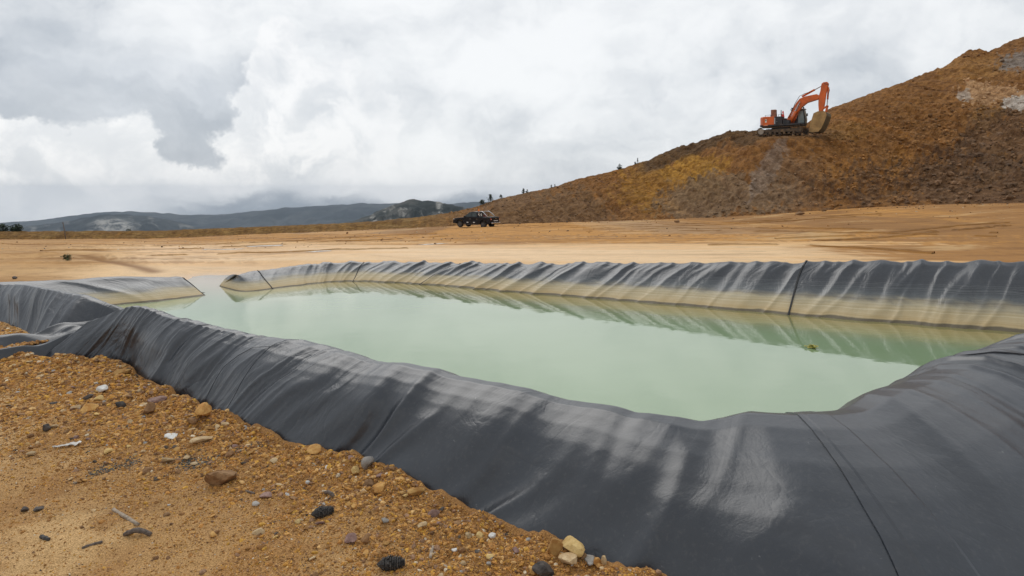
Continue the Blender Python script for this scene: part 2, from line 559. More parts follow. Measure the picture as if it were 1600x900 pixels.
def water_mat():
    m, g, p = new_mat('milky_green_water')
    geo = g.add('ShaderNodeNewGeometry')
    pos = geo.outputs['Position']
    n = g.noise(pos, 0.16, 4, 0.5).outputs[0]
    # silt washed in through the gap at the far left makes the water paler and pinker there
    dg = g.vmath('DISTANCE', g.vmath('MULTIPLY', pos, (1, 0.8, 0)), (-7.8, 16.4, 0), out=1)
    silt = g.ss(g.math('ADD', dg, g.math('MULTIPLY', n, 3)), 8.0, 2.2)
    c = g.mix(g.ss(n, 0.3, 0.7), (0.225, 0.325, 0.160), (0.305, 0.405, 0.235))
    c = g.mix(g.math('MULTIPLY', silt, 0.9), c, (0.70, 0.48, 0.30))
    # ochre shallows along the far bank, with the stained bank's reflection painted in
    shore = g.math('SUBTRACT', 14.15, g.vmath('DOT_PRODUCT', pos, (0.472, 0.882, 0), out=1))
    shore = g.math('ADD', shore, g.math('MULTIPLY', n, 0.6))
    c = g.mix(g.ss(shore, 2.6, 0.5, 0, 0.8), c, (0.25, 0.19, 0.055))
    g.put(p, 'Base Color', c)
    g.put(p, 'Roughness', 0.03)
    g.put(p, 'IOR', 1.7)
    rp = g.noise(g.vmath('MULTIPLY', pos, (0.8, 1.0, 1.0)), 2.6, 3, 0.5).outputs[0]
    b = g.add('ShaderNodeBump', i_Strength=0.10, i_Distance=0.02, i_Height=rp)
    g.put(p, 'Normal', b.outputs[0])
    return m


def attr_mat(name, rough=0.85, var=0.35, scale=60.0, spec=0.3):
    """stone / clod material: the colour comes from the piece's own colour attribute"""
    m, g, p = new_mat(name)
    at_ = g.add('ShaderNodeAttribute', attribute_name='tone')
    geo = g.add('ShaderNodeNewGeometry')
    n = g.noise(geo.outputs['Position'], scale, 5, 0.65).outputs[0]
    f = g.ss(n, 0.3, 0.7)
    c = g.mix(f, g.mix(1.0, at_.outputs['Color'], (1 - var,) * 3, 'MULTIPLY'), g.mix(1.0, at_.outputs['Color'], (1 + var,) * 3, 'MULTIPLY'))
    g.put(p, 'Base Color', c)
    g.put(p, 'Roughness', rough)
    g.put(p, 'Specular IOR Level', spec)
    b = g.add('ShaderNodeBump', i_Strength=0.5, i_Distance=0.2 / scale, i_Height=n)
    g.put(p, 'Normal', b.outputs[0])
    return m


def stone_mat(name, c1, c2, scale=22.0):
    m, g, p = new_mat(name)
    geo = g.add('ShaderNodeNewGeometry')
    oi = g.add('ShaderNodeObjectInfo')
    v = g.vmath('ADD', geo.outputs['Position'], g.vmath('SCALE', (7.0, 3.0, 5.0), scale=oi.outputs['Random']))
    n = g.noise(v, scale, 6, 0.65).outputs[0]
    n2 = g.noise(v, scale * 6, 4, 0.7).outputs[0]
    c = g.mix(g.ss(n, 0.35, 0.65), c1, c2)
    c = g.mix(g.ss(n2, 0.5, 0.75, 0, 0.5), c, g.mix(1.0, c, (0.45, 0.38, 0.3), 'MULTIPLY'))
    br = g.math('ADD', g.math('MULTIPLY', oi.outputs['Random'], 0.5), 0.72)
    c = g.mix(1.0, c, g.add('ShaderNodeCombineColor', i_Red=br, i_Green=br, i_Blue=br).outputs[0], 'MULTIPLY')
    g.put(p, 'Base Color', c)
    g.put(p, 'Roughness', 0.85)
    g.put(p, 'Specular IOR Level', 0.3)
    b = g.add('ShaderNodeBump', i_Strength=0.6, i_Distance=0.004, i_Height=g.math('ADD', n, g.math('MULTIPLY', n2, 0.4)))
    g.put(p, 'Normal', b.outputs[0])
    return m


M_GROUND = ground_mat()
M_HILL = hill_mat()
M_LINER = liner_mat()
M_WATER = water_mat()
M_PEBBLE = attr_mat('pebbles', scale=90.0)
M_CLOD = attr_mat('soil_clods', scale=5.0, var=0.4)
M_ST = {
    'ochre': stone_mat('ochre_stone', (0.42, 0.20, 0.055), (0.56, 0.33, 0.11)),
    'tan': stone_mat('tan_stone', (0.45, 0.30, 0.15), (0.60, 0.45, 0.26)),
    'brown': stone_mat('brown_stone', (0.20, 0.105, 0.045), (0.33, 0.19, 0.09)),
    'grey': stone_mat('grey_stone', (0.30, 0.27, 0.23), (0.45, 0.42, 0.38)),
    'dark': stone_mat('dark_stone', (0.045, 0.038, 0.034), (0.12, 0.10, 0.085)),
    'white': stone_mat('white_stone', (0.58, 0.56, 0.52), (0.75, 0.73, 0.68)),
    'yellow': stone_mat('yellow_stone', (0.52, 0.34, 0.12), (0.66, 0.47, 0.20)),
    'purple': stone_mat('purplish_stone', (0.22, 0.13, 0.11), (0.34, 0.22, 0.18)),
}

# ------------------------------------------------------------------ pond plan (metres; z = 0 is the water)
# each station: outer foot F, shoulder K, crest C, waterline W  (x, y, z)
N = Vector((-0.55, -0.835, 0))


def on(px, py, z):
    """the point at height z seen at a pixel of the photograph"""
    d = (CH - z) * F / (py - HY)
    return Vector(((px - 800) / F * d, d, z))


FOOT_PX = [40, 92, 144, 165, 187, 213, 232, 256, 307, 331, 359, 415, 465, 519, 565, 600, 625, 665, 700, 750, 800, 850, 912, 975, 1012, 1060, 1120]
FOOT_PY = [556, 554, 552, 559, 577, 584, 591, 615, 628, 649, 661, 665, 688, 706, 719, 727, 739, 758, 777, 795, 820, 837, 860, 880, 895, 915, 945]


def st_near(px, py, cz=1.10, kd=0.26, wd=1.35):
    c = on(px, py, cz)
    best, bt = 1e9, 0.7
    for t in np.linspace(0.35, 1.5, 200):
        q = c + N * t
        fx, fy = 800 + F * q.x / q.y, HY + (CH - 0.67) * F / q.y
        e = abs(fy - np.interp(fx, FOOT_PX, FOOT_PY))
        if e < best:
            best, bt = e, t
    f = c + N * (bt + 0.06)
    k = c + N * (0.52 * bt) + Vector((0, 0, -0.085))
    return [(f.x, f.y, 0.45), tuple(k), tuple(c), tuple(c - N * wd + Vector((0, 0, -cz)))]


STN_MAIN = [
    # the end towards the spill trough, falling away
    [(-5.30, 7.30, 0.42), (-5.18, 7.48, 0.44), (-5.05, 7.68, 0.46), (-4.1, 8.6, 0.0)],
    [(-4.98, 7.00, 0.44), (-4.86, 7.25, 0.72), (-4.66, 7.47, 0.86), (-3.9, 8.45, 0.0)],
    st_near(205, 489, 1.08), st_near(300, 503), st_near(400, 521), st_near(500, 541), st_near(600, 562),
    st_near(700, 583), st_near(800, 601), st_near(900, 619, 1.10, 0.28), st_near(965, 633, 1.10, 0.28, 1.2),
    [(0.60, 2.95, 0.40), (0.74, 3.42, 0.98), (0.93, 3.94, 1.09), (1.42, 5.05, 0.0)],
    [(1.02, 2.60, 0.34), (1.14, 3.20, 0.96), (1.31, 3.96, 1.10), (1.62, 5.0, 0.0)],
    [(1.55, 2.30, 0.30), (1.58, 3.08, 0.95), (1.62, 3.94, 1.10), (1.78, 5.1, 0.0)],
    [(2.25, 2.35, 0.30), (2.08, 3.20, 0.96), (1.93, 4.08, 1.085), (1.92, 5.4, 0.0)],
    [(3.30, 2.85, 0.30), (2.95, 3.75, 0.98), (2.585, 4.53, 1.09), (2.15, 5.85, 0.0)],
    [(4.45, 3.60, 0.30), (3.95, 4.45, 1.00), (3.45, 5.17, 1.10), (2.85, 6.4, 0.0)],
    [(5.60, 4.50, 0.32), (5.05, 5.35, 1.02), (4.52, 5.93, 1.10), (3.80, 7.1, 0.0)],
    [(8.10, 6.50, 0.35), (7.55, 7.35, 1.05), (7.05, 7.95, 1.12), (6.2, 8.9, 0.0)],
    [(10.6, 8.5, 0.4), (10.0, 9.4, 1.08), (9.6, 9.9, 1.14), (8.8, 10.4, 0.0)],
    [(12.2, 10.6, 0.4), (11.4, 10.9, 1.10), (11.0, 11.2, 1.15), (9.6, 10.9, 0.0)],
]
CREST_PX = [300, 350, 372, 405, 450, 500, 560, 650, 800, 1230, 1600, 1900]
CREST_PY = [470, 447, 431, 423, 417.5, 413, 409, 411, 413, 414.5, 414, 414]


def st_far(px, py, ox, oy, run=0.95):
    """far bank: waterline pixel and the outward direction; the crest height follows from its row in the photograph"""
    wl = on(px, py, 0.0)
    o_ = Vector((ox, oy, 0)).normalized()
    c = wl + o_ * run
    cx = 800 + F * c.x / c.y
    c.z = CH - (np.interp(cx, CREST_PX, CREST_PY) - HY) * c.y / F
    k = c + o_ * (0.35 * run) + Vector((0, 0, -0.04))
    f = c + o_ * (run * 1.3)
    return [(f.x, f.y, min(0.2, c.z - 0.3)), tuple(k), tuple(c), tuple(wl)]


STN_MAIN += [
    st_far(1720, 530, 0.47, 0.88, 1.3), st_far(1600, 521, 0.47, 0.88, 1.28), st_far(1420, 507.5, 0.47, 0.88, 1.24), st_far(1231, 492, 0.47, 0.88, 1.2),
    st_far(1000, 473, 0.47, 0.88, 1.08), st_far(800, 457, 0.47, 0.88, 0.98), st_far(700, 448.5, 0.42, 0.9, 0.92), st_far(630, 443, 0.3, 0.95, 0.85),
    st_far(565, 440.3, 0.0, 1.0, 0.85), st_far(520, 441.5, -0.45, 0.88, 0.85), st_far(475, 446, -0.75, 0.62, 0.85), st_far(428, 452, -0.80, 0.58, 0.82),
    st_far(400, 455, -0.80, 0.60, 0.66),
    [(-7.75, 17.55, -0.22), (-7.42, 17.25, 0.13), (-7.20, 17.05, 0.20), (-6.75, 16.35, 0.0)],
    [(-7.65, 17.35, -0.22), (-7.55, 17.20, -0.06), (-7.45, 17.05, -0.04), (-7.22, 16.80, -0.03)],
]
STN_LEFT = [
    [(-5.35, 8.15, 0.42), (-5.0, 8.3, 0.44), (-4.45, 8.5, 0.44), (-3.9, 9.0, 0.0)],
    [(-5.50, 8.05, 0.44), (-5.10, 8.40, 0.68), (-4.78, 8.60, 0.80), (-4.1, 9.3, 0.0)],
    [(-5.64, 7.92, 0.50), (-5.50, 8.45, 0.93), (-5.33, 8.76, 0.99), (-4.7, 9.7, 0.0)],
    [(-6.25, 8.55, 0.50), (-6.24, 8.92, 0.99), (-6.10, 9.15, 1.04), (-5.4, 10.1, 0.0)],
    [(-7.05, 9.20, 0.50), (-7.00, 9.50, 0.98), (-6.87, 9.70, 1.02), (-6.2, 10.6, 0.0)],
    [(-8.0, 9.85, 0.50), (-7.85, 10.1, 0.94), (-7.66, 10.3, 0.98), (-7.0, 11.2, 0.0)],
    [(-10.6, 11.0, 0.45), (-10.3, 11.5, 0.80), (-10.1, 11.7, 0.82), (-9.0, 12.0, 0.0)],
    [(-11.9, 12.4, 0.3), (-11.2, 12.5, 0.62), (-10.9, 12.6, 0.64), (-9.75, 12.7, 0.0)],
    [(-11.2, 14.0, 0.2), (-10.5, 13.8, 0.52), (-10.15, 13.7, 0.555), (-9.1, 13.45, 0.0)],
    [(-10.1, 15.1, 0.1), (-9.55, 14.85, 0.45), (-9.20, 14.7, 0.485), (-8.16, 14.35, 0.0)],
    [(-8.9, 16.3, -0.05), (-8.3, 15.95, 0.36), (-7.95, 15.75, 0.395), (-7.22, 15.35, 0.0)],
    [(-8.6, 16.6, -0.15), (-8.1, 16.25, 0.28), (-7.75, 15.95, 0.34), (-7.03, 15.55, 0.0)],
    [(-8.1, 16.6, -0.25), (-7.75, 16.35, -0.10), (-7.5, 16.15, -0.08), (-7.05, 15.85, -0.08)],
]


class Liner:
    def __init__(s, stn, disp, stain):
        s.st = np.array(stn, float)              # (n, 4, 3)
        s.n = len(stn)
        C = s.st[:, 2]
        s.len = np.concatenate([[0], np.cumsum(np.linalg.norm(np.diff(C[:, :2], axis=0), axis=1))])
        s.disp, s.stain = disp, stain
        # monotone-ish tangents: Catmull-Rom on true length
        h = np.diff(s.len)[:, None, None]
        dl = np.diff(s.st, axis=0) / h
        m = np.zeros_like(s.st)
        m[1:-1] = (dl[:-1] * h[1:] + dl[1:] * h[:-1]) / (h[1:] + h[:-1])
        m[0], m[-1] = dl[0], dl[-1]
        s.m = m

    def rows(s, S):
        """S metres along the crest -> (len(S), 4, 3)"""
        i = np.clip(np.searchsorted(s.len, S, side='right') - 1, 0, s.n - 2)
        h = (s.len[i + 1] - s.len[i])
        t = ((S - s.len[i]) / h)[:, None, None]
        h = h[:, None, None]
        return ((2 * t ** 3 - 3 * t ** 2 + 1) * s.st[i] + (t ** 3 - 2 * t ** 2 + t) * h * s.m[i]
                + (-2 * t ** 3 + 3 * t ** 2) * s.st[i + 1] + (t ** 3 - t ** 2) * h * s.m[i + 1])

    def base(s, S, V):
        """V: 0 foot, 1 shoulder, 2 crest, 3 waterline, up to 3.4 below water"""
        R = s.rows(S)
        out = 0
        for k, wk in ((-0.42, 0.12), (-0.21, 0.23), (0, 0.30), (0.21, 0.23), (0.42, 0.12)):
            v = V + k * np.clip(np.minimum(V, 3.4 - V) * 1.3, 0, 1)
            i = np.clip(np.floor(v).astype(int), 0, 2)
            f = (v - i)[None, :, None]
            out = out + wk * (R[:, i] * (1 - f) + R[:, i + 1] * f)
        c2 = 0
        for k, wk in ((-0.42, 0.12), (-0.21, 0.23), (0, 0.30), (0.21, 0.23), (0.42, 0.12)):
            c2 = c2 + wk * (R[:, 2] * (1 - abs(k)) + (R[:, 1] if k < 0 else R[:, 3]) * abs(k))
        bump = np.exp(-((V - 2.0) / np.where(V < 2, 0.75, 0.45)) ** 2)[None, :, None]
        return out + (R[:, 2] - c2)[:, None] * bump

    def surf(s, S, V):
        P = s.base(S, V)
        gs = np.gradient(P, axis=0)
        gv = np.gradient(P, axis=1)
        nn = np.cross(gs, gv)
        nn /= np.linalg.norm(nn, axis=2, keepdims=True) + 1e-9
        if nn[..., 2].mean() < 0:
            nn = -nn
        T = np.interp(V, [0, 1, 2, 3, 3.4], [-0.85, -0.28, 0, 1.30, 1.70])
        h = s.disp(S[:, None], T[None, :], V[None, :], P)
        return P + nn * h[..., None], nn, T

    def panel(s, S0, S1, nS, V, parent, name='liner_panel', lift=0.0, mat=None):
        S = np.linspace(S0, S1, nS)
        P, nn, T = s.surf(S, V)
        if lift:
            P = P + nn * lift
        SS, TT = np.meshgrid(S, T, indexing='ij')
        al = np.stack([SS, TT, 0 * SS], -1).reshape(-1, 3)
        stn = s.stain(SS, np.meshgrid(S, V, indexing='ij')[1]).reshape(-1)
        zc = np.repeat(s.rows(S)[:, 2, 2], len(V))
        o = np_mesh(name, P.reshape(-1, 3), grid_faces(nS, len(V)), mat or M_LINER, True, {'stain': stn, 'crest': zc}, parent)
        a = o.data.attributes.new('along', 'FLOAT_VECTOR', 'POINT')
        a.data.foreach_set('vector', al.astype(np.float32).ravel())
        return o

    def strip(s, pts, width, lift, name, mat, parent, n=120, flap=0.0):
        """a welded strip that follows the folded surface; pts: list of (S, V)"""
        pts = np.array(pts, float)
        tt = np.linspace(0, len(pts) - 1, n)
        cs = np.interp(tt, range(len(pts)), pts[:, 0])
        cv = np.interp(tt, range(len(pts)), pts[:, 1])
        offs = np.array([-0.5, -0.42, 0, 0.42, 0.5]) * width
        ups = np.array([-0.001, lift, lift, lift, -0.001])
        V = np.linspace(min(cv.min(), 0.2), cv.max() + 0.01, 90)
        Sg = np.linspace(cs.min() - width, cs.max() + width, max(60, int((cs.max() - cs.min() + 2 * width) / 0.012)))
        P, nn, T = s.surf(Sg, V)
        vs = []
        for o_, u_ in zip(offs, ups):
            si = np.interp(cs + o_, Sg, np.arange(len(Sg)))
            vi = np.interp(cv, V, np.arange(len(V)))
            i0 = np.clip(si.astype(int), 0, len(Sg) - 2)
            j0 = np.clip(vi.astype(int), 0, len(V) - 2)
            a, b = (si - i0)[:, None], (vi - j0)[:, None]
            def bl(G):
                return (G[i0, j0] * (1 - a) * (1 - b) + G[i0 + 1, j0] * a * (1 - b) + G[i0, j0 + 1] * (1 - a) * b + G[i0 + 1, j0 + 1] * a * b)
            vs.append(bl(P) + bl(nn) * u_)
        vs = np.stack(vs, 1)
        o = np_mesh(name, vs.reshape(-1, 3), grid_faces(n, len(offs)), mat, False, {'stain': np.zeros(n * len(offs))}, parent)
        return o


def ridge(n, p=2.0, wdt=2.2):
    q = np.abs(n) * wdt
    return (1.0 / (1.0 + (q * 1.9) ** 2)) ** (0.9 * p) - 0.12


def tuck(ph, sharp=0.12):
    """a lapped fold: slow rise, then a quick drop"""
    f = ph - np.floor(ph)
    return np.where(f < 1 - sharp, f / (1 - sharp), 1 - sstep(0, 1, (f - 1 + sharp) / sharp))


def disp_main(S, T, V, P):
    """folds of the main liner: tight pleats on the left, broad soft ones at the corner, pleats on the far bank"""
    To = np.minimum(T, 0.3)
    E = S * 8.6 / 7.7
    dense = sstep(6.6, 3.2, E)
    mid = sstep(3.0, 5.6, E) * sstep(9.4, 7.2, E)
    corner = sstep(6.6, 8.4, E) * sstep(12.5, 10.5, E)
    endb = sstep(9.8, 11.2, E) * sstep(24, 19, E)
    far = sstep(20.8, 22.8, E) * sstep(LM.len[-1] - 0.3, LM.len[-1] - 2.0, S)
    wv = 0.30 * pn(S * 0.7, T * 0.8, 2) + 0.16 * pn(S * 1.9, T * 1.7, 3)
    S2 = S - (0.62 + 0.35 * pn(S * 0.35, 0 * T, 19)) * To
    cr = 0.30 + 0.70 * sstep(0.02, 0.42, -T)            # flatter over the crest
    h = 0.050 * ridge(pn(S2 * 1.5 + wv, T * 0.45 + 3, 4), 1.2, 1.8) * dense * cr
    h = h + 0.034 * ridge(pn(S2 * 3.1 + wv * 1.6, T * 0.55, 5), 1.2, 2.3) * dense * cr
    # broad rolling sags on the outer face
    h = h + 0.045 * ridge(pn(S2 * 0.85 + wv * 0.8 + 5, T * 0.7, 18), 1.0, 1.5) * (mid + corner * 0.8) * sstep(0.08, 0.5, -T)
    h = h + 0.012 * ridge(pn(S2 * 7.0 + wv * 3, T * 0.9, 6), 1.2, 2.2) * dense
    h = h + 0.105 * ridge(pn(S2 * 1.15 + wv, T * 0.45 + 7, 7), 1.1, 1.5) * mid * cr
    h = h + 0.040 * ridge(pn(S2 * 2.4 + wv * 2, T * 0.6, 8), 1.3, 2.0) * mid * cr
    h = h + 0.13 * pn(S * 1.1 - 0.4 * T + wv * 0.5, T * 0.9, 9) * (corner + 0.4 * mid) * (0.25 + 0.75 * sstep(0.05, 0.5, -T))
    h = h + (0.25 + 0.75 * sstep(0.05, 0.5, -T)) * 0.030 * ridge(pn((S - 0.75 * T) * 1.15, T * 0.6 + 2, 12), 1.6, 1.6) * corner
    h = h + 0.007 * ridge(pn((S - 0.6 * T) * 3.2, T * 1.2 + 2, 16), 1.8, 1.8) * corner * sstep(0.9, 0.2, -T)
    # the deep dimple beside the corner
    h = h - 0.035 * np.exp(-((E - 8.15) / 0.17) ** 2 - ((T + 0.02) / 0.22) ** 2)
    # end bank: creases that run away from the crest, flat dusty top
    S3 = S - 0.20 * T
    h = h + 0.070 * ridge(pn(S3 * 1.7 + wv * 0.8, T * 0.40, 13), 1.6, 2.2) * endb * (0.45 + 0.55 * sstep(0.0, 0.4, -T))
    h = h + 0.028 * ridge(pn(S3 * 4.2 + wv * 1.4, T * 0.7, 14), 1.5, 2.2) * endb
    m1 = sstep(0.05, 0.45, pn(S * 0.9 + 3, T * 1.1, 71))
    h = h + 0.030 * tuck(S3 * 1.35 + 0.8 * wv + 0.5 * pn(S * 0.5, T, 72)) * m1 * endb
    h = h + 0.026 * tuck(S2 * 1.15 + 0.9 * wv, 0.10) * sstep(0.0, 0.4, pn(S * 0.8, T * 0.9, 74)) * (mid * 0.7 + dense) * cr
    # far bank pleats
    Tf = np.clip(T, 0, 3)
    S4 = (S - 0.55 * Tf) * 1.25
    dn = sstep(0.0, 0.5, fbm(S * 0.25, 0 * T, 2, 31) + 0.35)
    h = h + (0.062 * ridge(pn(S4 * 0.85 + wv * 0.5, T * 0.20, 21), 1.3, 2.0) + 0.036 * ridge(pn(S4 * 1.9 + wv * 0.8, T * 0.3, 22), 1.3, 2.2)) * far * (0.35 + 0.65 * dn) * (1 - 0.5 * sstep(1.0, 2.2, T))
    h = h + 0.018 * fbm(S * 0.8, T * 0.8, 2, 40)
    h = h + 0.035 * np.exp(-((V - 1.0) / 0.45) ** 2) * (dense + mid + corner).clip(0, 1)
    h = h - 0.030 * (dense + mid) * (dense + mid < 9) - 0.045 * far
    return h * sstep(0.0, 0.25, V)


def disp_left(S, T, V, P):
    wv = 0.35 * pn(S * 0.7, T * 0.9, 52)
    near = sstep(10.5, 7.0, S)
    S2 = S - 0.6 * np.minimum(T, 0.3)
    cr = 0.35 + 0.65 * sstep(0.02, 0.42, -T)
    h = 0.045 * ridge(pn(S2 * 1.3 + wv, T * 0.5 + 3, 54), 1.2, 1.8) * near * cr
    h = h + 0.028 * ridge(pn(S2 * 3.0 + wv * 1.6, T * 0.6, 55), 1.2, 2.2) * near * cr
    h = h + 0.05 * ridge(pn(S2 * 0.7 + wv, T * 0.5, 56), 1.3) * (1 - near)
    h = h + 0.05 * pn(S * 0.7, T * 0.9, 57) - 0.03
    return h * sstep(0.0, 0.3, V) - 0.01


LM = Liner(STN_MAIN, disp_main, lambda S, V: np.maximum(sstep(1.75, 2.1, V), sstep(LM.len[-1] - 1.7, LM.len[-1] - 0.9, S)))
LL = Liner(STN_LEFT, disp_left, lambda S, V: sstep(1.75, 2.1, V) * 1.0)

# ------------------------------------------------------------------ terrain heights
PXF = [-900, -400, 0, 250, 400, 560, 650, 740, 820, 900, 1000, 1150, 1250, 1350, 1450, 1600, 1900, 2400]
PYF = [378, 376, 374, 372.5, 366, 360, 356, 352, 349, 347, 344, 338, 331, 325, 320, 317, 310, 300]
DF = [105, 105, 100, 98, 95, 92, 90, 86, 84, 82, 77, 68, 64, 61, 58, 54, 48, 42]


def foot_of(px):
    d = np.interp(px, PXF, DF)
    y = np.interp(px, PXF, PYF)
    return d, CH - (y - HY) * d / F


_loopS = np.linspace(0, LM.len[-1], 500)
_loopL = np.linspace(0, LL.len[-1], 260)
_RM, _RL = LM.rows(_loopS), LL.rows(_loopL)
# closed crest loop and the liner feet used to sink the soil below the membrane
POND = np.concatenate([_RM[:, 2, :2], _RL[::-1, 2, :2]])


def in_poly(x, y, poly):
    x, y = np.asarray(x), np.asarray(y)
    inside = np.zeros(x.shape, bool)
    x0, y0 = poly[-1]
    for x1, y1 in poly:
        if y0 != y1:
            c = ((y1 > y) != (y0 > y)) & (x < (x0 - x1) * (y - y1) / (y0 - y1) + x1)
            inside ^= c
        x0, y0 = x1, y1
    return inside


FOOT = np.concatenate([_RM[:, 0, :2], _RL[::-1, 0, :2]])[::3]
FOOTC = FOOT


def seg_dist(x, y, poly, closed=True):
    best = np.full(np.shape(x), 1e9)
    P = np.asarray(poly)
    m = len(P) if closed else len(P) - 1
    for i in range(m):
        a, b = P[i], P[(i + 1) % len(P)]
        ab = b - a
        L2 = (ab ** 2).sum() + 1e-9
        t = np.clip(((x - a[0]) * ab[0] + (y - a[1]) * ab[1]) / L2, 0, 1)
        d = (x - a[0] - t * ab[0]) ** 2 + (y - a[1] - t * ab[1]) ** 2
        best = np.minimum(best, d)
    return np.sqrt(best)


NEARFOOT = _RM[:, 0, :2][(_loopS < 9.4)][::6]


DITCH = [((60 - 800) / F * 26.5, 26.5), ((240 - 800) / F * 19.6, 19.6)]


def height(x, y, detail=True):
    x, y = np.asarray(x, float), np.asarray(y, float)
    r = np.maximum(y, 0.5)
    px = np.clip(800 + F * x / np.maximum(y, 0.25 * np.abs(x) + 0.5), -900, 2400)
    df, zf = foot_of(px)
    zb = np.interp(px, [-400, 0, 120, 250, 330, 420, 520, 700, 1000, 1600, 2400], [0.25, 0.12, 0.09, 0.02, -0.035, -0.03, 0.05, 0.10, 0.15, 0.25, 0.5])
    zb = zb + (0.09 * sstep(18.3, 20.8, r) + 0.03 * fbm(x * 0.5, y * 0.8, 3, 63)) * sstep(700, 560, px) * (r < 40)
    zb = zb + 0.07 * np.exp(-((r - 23.2) / 1.0) ** 2) * sstep(700, 560, px)
    t = np.clip((r - 23.5) / (df - 23.5), 0, 1)
    far = zb + (zf - zb) * t ** 0.9
    # beyond the hill foot / the low bank the land falls off below the line of sight
    beyond = zf - np.maximum(r - df, 0) * 0.064
    far = np.where(r > df, beyond, far)
    far = far + (0.05 * fbm(x * 0.22, y * 0.22, 4, 60) + 0.02 * fbm(x * 1.3, y * 1.3, 3, 61)) * sstep(24, 36, r) * sstep(400, 100, r)
    # ditch across the plain at far left
    a, b = np.array(DITCH)
    dd = seg_dist(x, y, [a, b], False)
    far = far - 0.05 * np.exp(-(dd / 0.35) ** 2) * sstep(19.8, 22.5, r) + 0.05 * np.exp(-((dd - 0.75) / 0.4) ** 2)
    nearz = 0.65 + 0.04 * fbm(x * 0.7, y * 0.7, 3, 70)
    wgt = sstep(9.8, 15.5, y + 0.25 * x * (x > 0))
    z = nearz * (1 - wgt) + far * wgt
    if detail:
        m = np.hypot(x, y) < 12
        if m.any():
            xm, ym = x[m], y[m]
            fd = seg_dist(xm, ym, NEARFOOT, False)
            heap = np.exp(-(fd / 0.50) ** 2)
            lump = fbm(xm * 5, ym * 5, 4, 72, 0.55)
            zz = z[m] + heap * (0.03 + 0.075 * np.abs(fbm(xm * 1.6, ym * 1.6, 3, 74))) + lump * 0.012 * (0.5 + 1.6 * heap)
            zz = zz + 0.006 * fbm(xm * 18, ym * 18, 2, 76)
            z = z.copy()
            z[m] = zz
    return z


def sink(x, y, z):
    """lower the soil under the membrane so that it never pokes through"""
    m = (np.hypot(x, y) < 30)
    xs, ys = x[m], y[m]
    ins = in_poly(xs, ys, FOOT)
    d = seg_dist(xs, ys, FOOT[::2])
    k = np.where(ins, sstep(0.02, 0.42, d), 0)
    z = z.copy()
    z[m] = z[m] * (1 - k) + (-0.9) * k
    tr = seg_dist(xs, ys, [np.array(q) for q in ((-4.4, 8.55), (-4.85, 8.05), (-5.2, 7.6), (-5.6, 7.2), (-6.3, 6.85), (-7.6, 6.55))], False)
    z[m] -= 0.30 * np.exp(-(tr / 0.36) ** 4)
    return z


